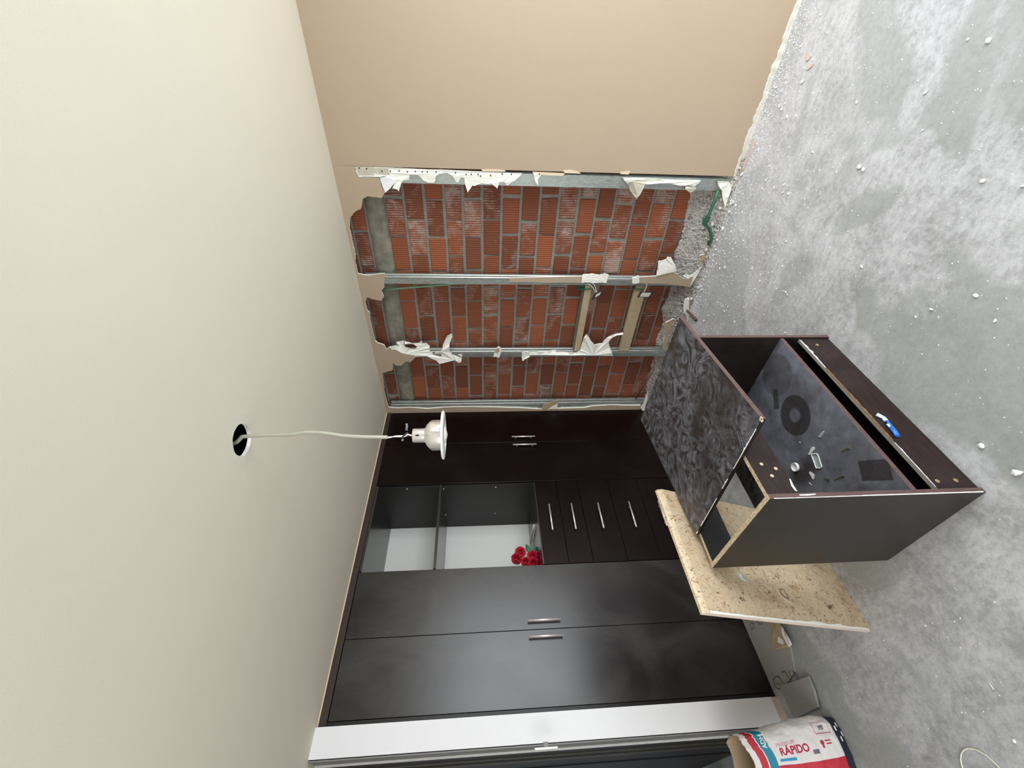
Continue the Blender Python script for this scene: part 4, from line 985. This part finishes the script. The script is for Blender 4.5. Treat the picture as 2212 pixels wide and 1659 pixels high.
lat([(.0275, z1 - .004), (.030, z1), (.042, z1 + .006), (.053, z2 - .002), (.0585, z2 + .008), (.0590, z3)], 'reflector_can', 'alu')
zf = zpx(955); 
lat([(.058, zf - .001), (.0925, zf + .001), (.0950, zf + .005), (.0935, zf + .0085), (.0600, zf + .012), (.0575, zf + .009), (.0555, zf - .004)], 'trim_ring', 'flange')
lat([(.0555, zf - .012), (.05, zf - .016), (0, zf - .02)], 'inner_baffle', 'alu')
lat([(0, zf - .004), (.020, zf - .004), (.0335, zf + .010), (.0335, zf + .013), (.012, zf + .019), (0, zf + .022)], 'bulb', 'bulb')
for a_ in (1.9, 5.0):
    q = Vector((0, 0, 1)).rotation_difference(ax); nn = q @ Vector((math.cos(a_), math.sin(a_), 0)); bt = nn.cross(ax); mb = MB(); prev = None
    for t, r_ in ((z2 + .004, .0592), (z2 + .012, .0625), (z2 + .024, .0650), (z3 - .006, .0625), (z3 - .001, .0594)):
        cur = (ax0 + ax * t + nn * r_ - bt * .007, ax0 + ax * t + nn * r_ + bt * .007)
        if prev: mb.add([prev[0], prev[1], cur[1], cur[0]], [(0, 1, 2, 3)])
        prev = cur
    o = local(mb.build('spring_clip', 'chrome'), dl); o.modifiers.new('thick', 'SOLIDIFY').thickness = .001

# ================================================================ plasterboard strip and flap on the floor by the closet
pb = empty('plasterboard_strip', (.2, -2.2, 0)); tag(pb, 'grey plasterboard strip with marker writing on the floor before the wardrobe', 'plasterboard')
Q = [Vector((.024, -1.80, 0)), Vector((.36, -1.80, 0)), Vector((.372, -2.20, 0)), Vector((.30, -2.32, 0)), Vector((.10, -2.365, 0)), Vector((.024, -2.33, 0))]
local(MB().prism([p + Vector((0, 0, .010)) for p in Q], (0, 0, -.010), 0, 1).build('lower_board', ['plasterboard', 'plasterboard'], None, bevel=.001), pb)
Q = [onZ(x, y, .022) for x, y in ((1684, 1482), (1708, 1474), (1745, 1461), (1757, 1490), (1766.5, 1528), (1714.5, 1553))]
local(MB().prism(Q, (0, 0, -.011), 0, 1).build('upper_board', ['plasterboard', 'plasterboard'], None), pb)
def scrib(pts, ox, oy, s, z=.0112):
    P_ = [onZ(ox + a / s, oy + b / s, z) for a, b in pts]
    local(MB().tube(P_, .0032, 5).build('marker_stroke', 'pencil'), pb)
for st_ in ([(800, 1158), (770, 1160), (755, 1190), (765, 1240), (800, 1280), (825, 1265), (822, 1232), (785, 1225)], [(800, 1150), (850, 1225), (878, 1265), (935, 1232), (915, 1190), (865, 1105), (838, 1115)], [(918, 1100), (905, 1122), (930, 1165), (962, 1148), (942, 1102), (975, 1140), (985, 1190), (958, 1228)]):
    scrib(st_, 1500, 1200, 4.424, .0235 if 0 else .0112)
for st_ in ([(545, 640), (570, 655), (575, 690), (550, 705), (535, 680), (530, 650)], [(600, 625), (625, 660), (655, 650)]): scrib(st_, 1500, 1200, 4.424)
fl = empty('torn_paper', onZ(1690, 1370, .02)); tag(fl, 'torn brown and white paper flap on the floor below the leaning countertop', 'torn paper')
a = [onZ(x, y, .014 + h) for x, y, h in zip(*zip(*[(1656, 1343, 0), (1670, 1345, .01), (1682, 1344, .03), (1695, 1366, .035), (1708, 1390, .01), (1704, 1398, 0), (1672, 1403, 0), (1667, 1385, 0), (1670, 1365, .0)]))]
local(MB().prism(a, (0, 0, -.0015)).build('brown_side', 'browncard' if 'browncard' in M else 'tan', None), fl)
a = [onZ(x, y, z) for x, y, z in ((1681, 1344, .03), (1690, 1356, .05), (1704, 1378, .045), (1711, 1393, .02), (1704, 1398, .018), (1700, 1392, .02), (1690, 1372, .04), (1684, 1356, .035))]
local(MB().prism(a, (0, 0, -.0015)).build('white_side', 'sack', None), fl)
a = [onZ(x, y, z) for x, y, z in ((1680, 1374, .02), (1686, 1378, .02), (1699, 1391, .02), (1690, 1392, .02), (1680, 1388, .02))]
local(MB().prism(a, (0, 0, -.0015)).build('white_side', 'sack', None), fl)

# ================================================================ adhesive sack
sk = empty('adhesive_sack', (.40, -2.62, 0)); tag(sk, 'opened white paper sack with red and teal bands standing by the doorway', 'paper sack')
SB = Vector((.375, -2.640, 0)); ST = Vector((.235, -2.660, .50)); SH = .5
sd_t = Vector((.10, 1.0, 0)).normalized()      # across the front, towards +Y
sd_n = Vector((1.0, -.10, 0)).normalized()     # outward
def sackP(v, a, out=0.0):
    """v 0 bottom..1 top; a angle: 0 = outward (front), +90deg = +Y side"""
    hw = .112 + .012 * math.sin(v * 5) + .006 * noise.noise((v * 4, 0, 2)); hd = .075 + .025 * math.sin(PI * min(1, v * 1.1)) 
    if v < .12: k = (v / .12); hd *= .55 + .45 * k ** .6; hw *= .94 + .06 * k
    cr = .006 * noise.noise((v * 9, math.cos(a) * 2.5, math.sin(a) * 2.5)) + .0025 * noise.noise((v * 26, math.cos(a) * 7, math.sin(a) * 7))
    e = .62
    ca, sa = math.cos(a), math.sin(a)
    x_ = math.copysign(abs(ca) ** e, ca) * (hd + cr + out); y_ = math.copysign(abs(sa) ** e, sa) * (hw + cr * .6 + out)
    return SB.lerp(ST, v) + sd_n * x_ + sd_t * y_
def sackv(z): return z / SH
nA, nV = 96, 90
tops = [.93 + .035 * noise.noise((math.cos(2 * PI * k / nA) * 2.2, math.sin(2 * PI * k / nA) * 2.2, 3)) + .012 * noise.noise((math.cos(2 * PI * k / nA) * 9, math.sin(2 * PI * k / nA) * 9, 3)) - (.065 * math.exp(-((((2 * PI * k / nA + PI) % (2 * PI)) - PI + .1) / .55) ** 2)) for k in range(nA)]
vs = []; fs = []; mi = []
for i in range(nV + 1):
    for k in range(nA): vs.append(sackP(tops[k] * i / nV, 2 * PI * k / nA))
mb = MB(); me_faces = []
for i in range(nV):
    for k in range(nA):
        v = (i + .5) / nV * tops[k]; a = ((2 * PI * (k + .5) / nA + PI) % (2 * PI)) - PI
        m_ = 0
        fr_ = (i + .5) / nV
        if v < .10: m_ = 3
        elif .875 < fr_ < .94: m_ = 1
        elif .79 < fr_ < .865: m_ = 2
        elif a < -.13 and a > -2.2 and fr_ < .79: m_ = 1
        mb.f.append([i * nA + k, i * nA + (k + 1) % nA, (i + 1) * nA + (k + 1) % nA, (i + 1) * nA + k]); mb.mi.append(m_); mb.sm.append(True)
mb.v = vs
mb.f.append(list(reversed(range(nA)))); mb.mi.append(3); mb.sm.append(False)
local(mb.build('printed_shell', ['sack', 'sackred', 'sackteal', 'sacknavy'], None, recalc=True), sk)
# brown lining, visible through the mouth
vs = []
for i in range(21):
    for k in range(nA): vs.append(sackP(.45 + (tops[k] - .45) * i / 20 * 1.004, 2 * PI * k / nA, -.0028))
mb = MB(); mb.add(vs, [(i * nA + k, (i + 1) * nA + k, (i + 1) * nA + (k + 1) % nA, i * nA + (k + 1) % nA) for i in range(20) for k in range(nA)] + [tuple(range(nA))], 0, True)
local(mb.build('inner_lining', 'sackin', None, recalc=False), sk)
TOFF = .036
def text_mesh(txt, size, bold=0.0):
    cu = bpy.data.curves.new('t', 'FONT'); cu.body = txt; cu.size = size; cu.offset = bold; cu.resolution_u = 3
    ob = bpy.data.objects.new('t', cu); C.objects.link(ob); dg = bpy.context.evaluated_depsgraph_get(); dg.update()
    me = bpy.data.meshes.new_from_object(ob.evaluated_get(dg)); C.objects.unlink(ob); bpy.data.objects.remove(ob)
    bm = bmesh.new(); bm.from_mesh(me); bmesh.ops.triangulate(bm, faces=bm.faces); bmesh.ops.subdivide_edges(bm, edges=[e for e in bm.edges if e.calc_length() > size * .25], cuts=2)
    v = [x.co.copy() for x in bm.verts]; f = [tuple(q.index for q in p.verts) for p in bm.faces]; bm.free(); bpy.data.meshes.remove(me); return v, f
# flat print on the sack: (s along image-right = down the sack, t along image-up = +Y), wrapped on the shell
def wrap(s_, t_, out=.0009):
    t_ += TOFF
    """s: metres down from the top; t: metres towards +Y from the front centre line"""
    v = 1 - s_ / SH; hw = .115
    y = max(-.98, min(.98, t_ / hw)); sa = math.copysign(abs(y) ** (1 / .62), y); a = math.asin(sa)
    return sackP(v, a, out)
def sprint(txt, s0, t0, size, mm, name, sx=1.0, bold=0.0, rot=0.0):
    v, f = text_mesh(txt, size, bold); ca, sa = math.cos(rot), math.sin(rot)
    P_ = [wrap(s0 + (p.x * sx) * ca - p.y * sa, t0 + (p.x * sx) * sa + p.y * ca) for p in v]
    o = MB().add(P_, f).build(name, mm, None, recalc=False, merge=False); local(o, sk)
def sbox(s0, s1, t0, t1, mm, name, out=.0007):
    n1, n2 = 8, 6; vs = [wrap(s0 + (s1 - s0) * i / n1, t0 + (t1 - t0) * k / n2, out) for i in range(n1 + 1) for k in range(n2 + 1)]
    o = MB().add(vs, [(i * (n2 + 1) + k, (i + 1) * (n2 + 1) + k, (i + 1) * (n2 + 1) + k + 1, i * (n2 + 1) + k + 1) for i in range(n1) for k in range(n2)]).build(name, mm, None, recalc=False); local(o, sk)
sprint('RÁPIDO', .182, -.034, .038, 'inkred', 'lettering_main', .92, .0012)
sprint('PREMIUM', .176, -.002, .021, 'inkpink', 'lettering_small', .95)
sprint('ADH', .138, .002, .026, 'inkwhite', 'lettering_band', 1.0, .0006, PI / 2)
sbox(.172, .238, -.056, -.046, 'inkblue', 'blue_label')
sbox(.318, .345, -.046, -.032, 'inkgrey', 'barcode')
sbox(.362, .432, .014, .054, 'inkpink', 'pink_frame'); sbox(.3645, .4295, .018, .052, 'sack', 'pink_frame_inside', .0011)
sbox(.386, .408, .028, .042, 'inkgrey', 'printed_picture', .0014)
sprint('●', .308, -.012, .03, 'inkred', 'seal') if 0 else None
mb = MB(); ctr = (.372, -.014)
vs = [wrap(ctr[0] + .008 * math.cos(t), ctr[1] + .008 * math.sin(t), .001) for t in (2 * PI * k / 20 for k in range(20))]; vs.append(wrap(*ctr, .001))
mb.add(vs, [(k, (k + 1) % 20, 20) for k in range(20)]); mb.add([wrap(.368, -.020, .001), wrap(.376, -.020, .001), wrap(.376, -.032, .001), wrap(.368, -.032, .001)], [(0, 1, 2, 3)])
local(mb.build('seal', 'inkred', None, recalc=False), sk)
sbox(.385, .412, -.012, -.008, 'inkred', 'seal_text_bar'); sbox(.388, .412, -.022, -.018, 'inkred', 'seal_text_bar')
for s_, t_ in ((.462, .020), (.480, .034), (.470, -.020), (.486, -.002)): sbox(s_, s_ + .009, t_, t_ + .018, 'inkwhite', 'white_icon', .0012)

# ================================================================ things on the floor
def on_floor(x, y): return onZ(x, y, 0)
big = [((2110, 638), .014, 'flat white plaster chip alone on the bare floor beyond the cabinet'), ((2122, 963), .013, 'round white plaster lump on the floor beside the kick panel'),
       ((2199, 1021), .016, 'pale plaster lump cut by the lower room edge of the view'), ((1857, 361), .012, 'white plaster lump in a small cluster on the floor'),
       ((1866, 366), .010, 'smaller white plaster lump touching the cluster lump'), ((1735, 176), .013, 'white plaster block near the beige wall'),
       ((2136, 88), .012, 'white plaster chip on the purplish floor patch'), ((2124, 391), .010, 'pale round chip on the smooth floor patch'),
       ((1607, 520), .009, 'white plaster lump near the brick wall foot'), ((2091, 85), .006, 'tiny white plaster chip beside the purplish patch'),
       ((2192, 1600), .009, 'small white pebble near the wire hoop')]
for i, ((x, y), r_, l) in enumerate(big):
    p = on_floor(x, y); o = MB().rock((p.x, p.y, r_ * .35), r_ * .85, 0, .55 if i else .25).build('plaster_chunk', 'chip'); tag(o, l, 'plaster chunk', 'plaster chunks on the floor')
for pts, l in (([(1744, 117), (1750, 113), (1754, 121), (1747, 131), (1742, 131)], 'upper of two tan painted chips near the beige wall'), ([(1743, 147), (1750, 139), (1759, 137), (1756, 143), (1745, 152)], 'lower of two tan painted chips near the beige wall')):
    P_ = [on_floor(x, y) + Vector((0, 0, .005)) for x, y in pts]; o = MB().prism(P_, (0, 0, -.004)).build('painted_chip', 'chiptan'); tag(o, l, 'painted chip', 'painted chips on the floor')
P_ = [on_floor(x, y) + Vector((0, 0, .006)) for x, y in [(1633, 300), (1630, 312), (1622, 335), (1608, 366), (1603, 370), (1608, 352), (1620, 326), (1628, 303)]]
tag(MB().prism(P_, (0, 0, -.005)).build('painted_strip', 'chiptan'), 'long thin pinkish painted strip lying along the beige wall foot', 'painted strip')
# wire hoop
c = Vector((1.052, -2.822, .003)); R0 = .078
hp = [c + Vector((R0 * math.cos(t), R0 * math.sin(t), 0)) for t in (2 * PI * k / 60 for k in range(56))]
tag(MB().tube(hp, .0022, 6).build('wire_hoop', 'straw'), 'thin cream wire hoop lying on the floor', 'wire hoop')
P_ = [onZ(x, y, .003) for x, y in ((2133, 1472), (2139, 1478), (2144, 1486), (2147, 1490))]
tag(MB().tube(P_, .0013, 6).build('wire_scrap', 'chip'), 'short curved white wire scrap on the bare floor', 'wire scrap')
# larger crumbs: individuals, nothing tells them apart
fr = random.Random(21); placed = 0; protos = []
for i in range(10): protos.append(MB().rock((0, 0, 0), 1.0, 0, .6))
pm = []
for i, mb in enumerate(protos):
    me = bpy.data.meshes.new('plaster_crumb'); me.from_pydata([tuple(v) for v in mb.v], [], mb.f); me.materials.append(M['chip']); pm.append(me)
def clear(x, y):
    if x < .05 or x > 4.3 or y > -.03 or y < -2.95: return False
    if .92 < x < 2.0 and -2.36 < y < -1.2: return False
    if x < .5 and y < -1.75: return False
    return True
while placed < 240:
    u = fr.random()
    if u < .6: x = fr.uniform(.75, 3.1); y = -abs(fr.gauss(0, .16)) - .04
    elif u < .88: x = fr.gauss(1.75, .55); y = -abs(fr.gauss(.45, .35))
    else: x = fr.uniform(.9, 2.9); y = fr.uniform(-2.7, -.1)
    if not clear(x, y): continue
    s_ = fr.uniform(.0030, .0082) * (1.3 if fr.random() < .15 else 1)
    o = bpy.data.objects.new('plaster_crumb', pm[placed % 10]); C.objects.link(o); o.location = (x, y, s_ * .45); o.scale = (s_ * fr.uniform(.6, 1.5), s_ * .85, s_ * .8); o.rotation_euler = (0, 0, fr.uniform(0, 6.28))
    tag(o, 'small white plaster crumb scattered on the concrete floor', 'plaster crumb', 'plaster crumbs on the floor'); placed += 1
# fine grit
mb = MB(); k = 0
vs = []; fs = []
while k < 5200:
    u = fr.random()
    if u < .55: x = fr.uniform(.6, 3.2); y = -abs(fr.gauss(0, .10)) + .0
    elif u < .85: x = fr.gauss(1.7, .6); y = -abs(fr.gauss(.35, .4))
    else: x = fr.uniform(.3, 3.2); y = fr.uniform(-2.9, -.05)
    if not clear(x, min(y, -.031)): continue
    s_ = fr.uniform(.0010, .0036); a = fr.uniform(0, 6.28); o_ = len(vs)
    for j in range(4): vs.append((x + s_ * math.cos(a + j * PI / 2) * fr.uniform(.6, 1.3), y + s_ * math.sin(a + j * PI / 2) * fr.uniform(.6, 1.3), 0.0002))
    vs.append((x, y, s_ * fr.uniform(.8, 1.4)))
    for j in range(4): fs.append((o_ + j, o_ + (j + 1) % 4, o_ + 4))
    k += 1
me = bpy.data.meshes.new('plaster_grit'); me.from_pydata(vs, [], fs); me.materials.append(M['chip'])
o = bpy.data.objects.new('plaster_grit', me); C.objects.link(o)
tag(o, 'fine white plaster grit strewn over the concrete floor', 'plaster grit', None, 'stuff')
# larger rubble lumps at the foot of the wall opening
for i in range(46):
    x = fr.uniform(.75, 2.25); y = fr.uniform(-.10, .03) if x < 2.1 else fr.uniform(-.09, -.03)
    s_ = fr.uniform(.006, .017); z = .02 + max(0, y + .03) * .35
    o = bpy.data.objects.new('plaster_lump', pm[i % 10]); C.objects.link(o); o.location = (x, y, z if y > -.03 else s_ * .45); o.scale = (s_, s_, s_); o.rotation_euler = (0, 0, fr.uniform(0, 6.28))
    tag(o, 'white plaster lump in the rubble at the foot of the opened wall', 'plaster lump', 'plaster lumps along the opened wall')
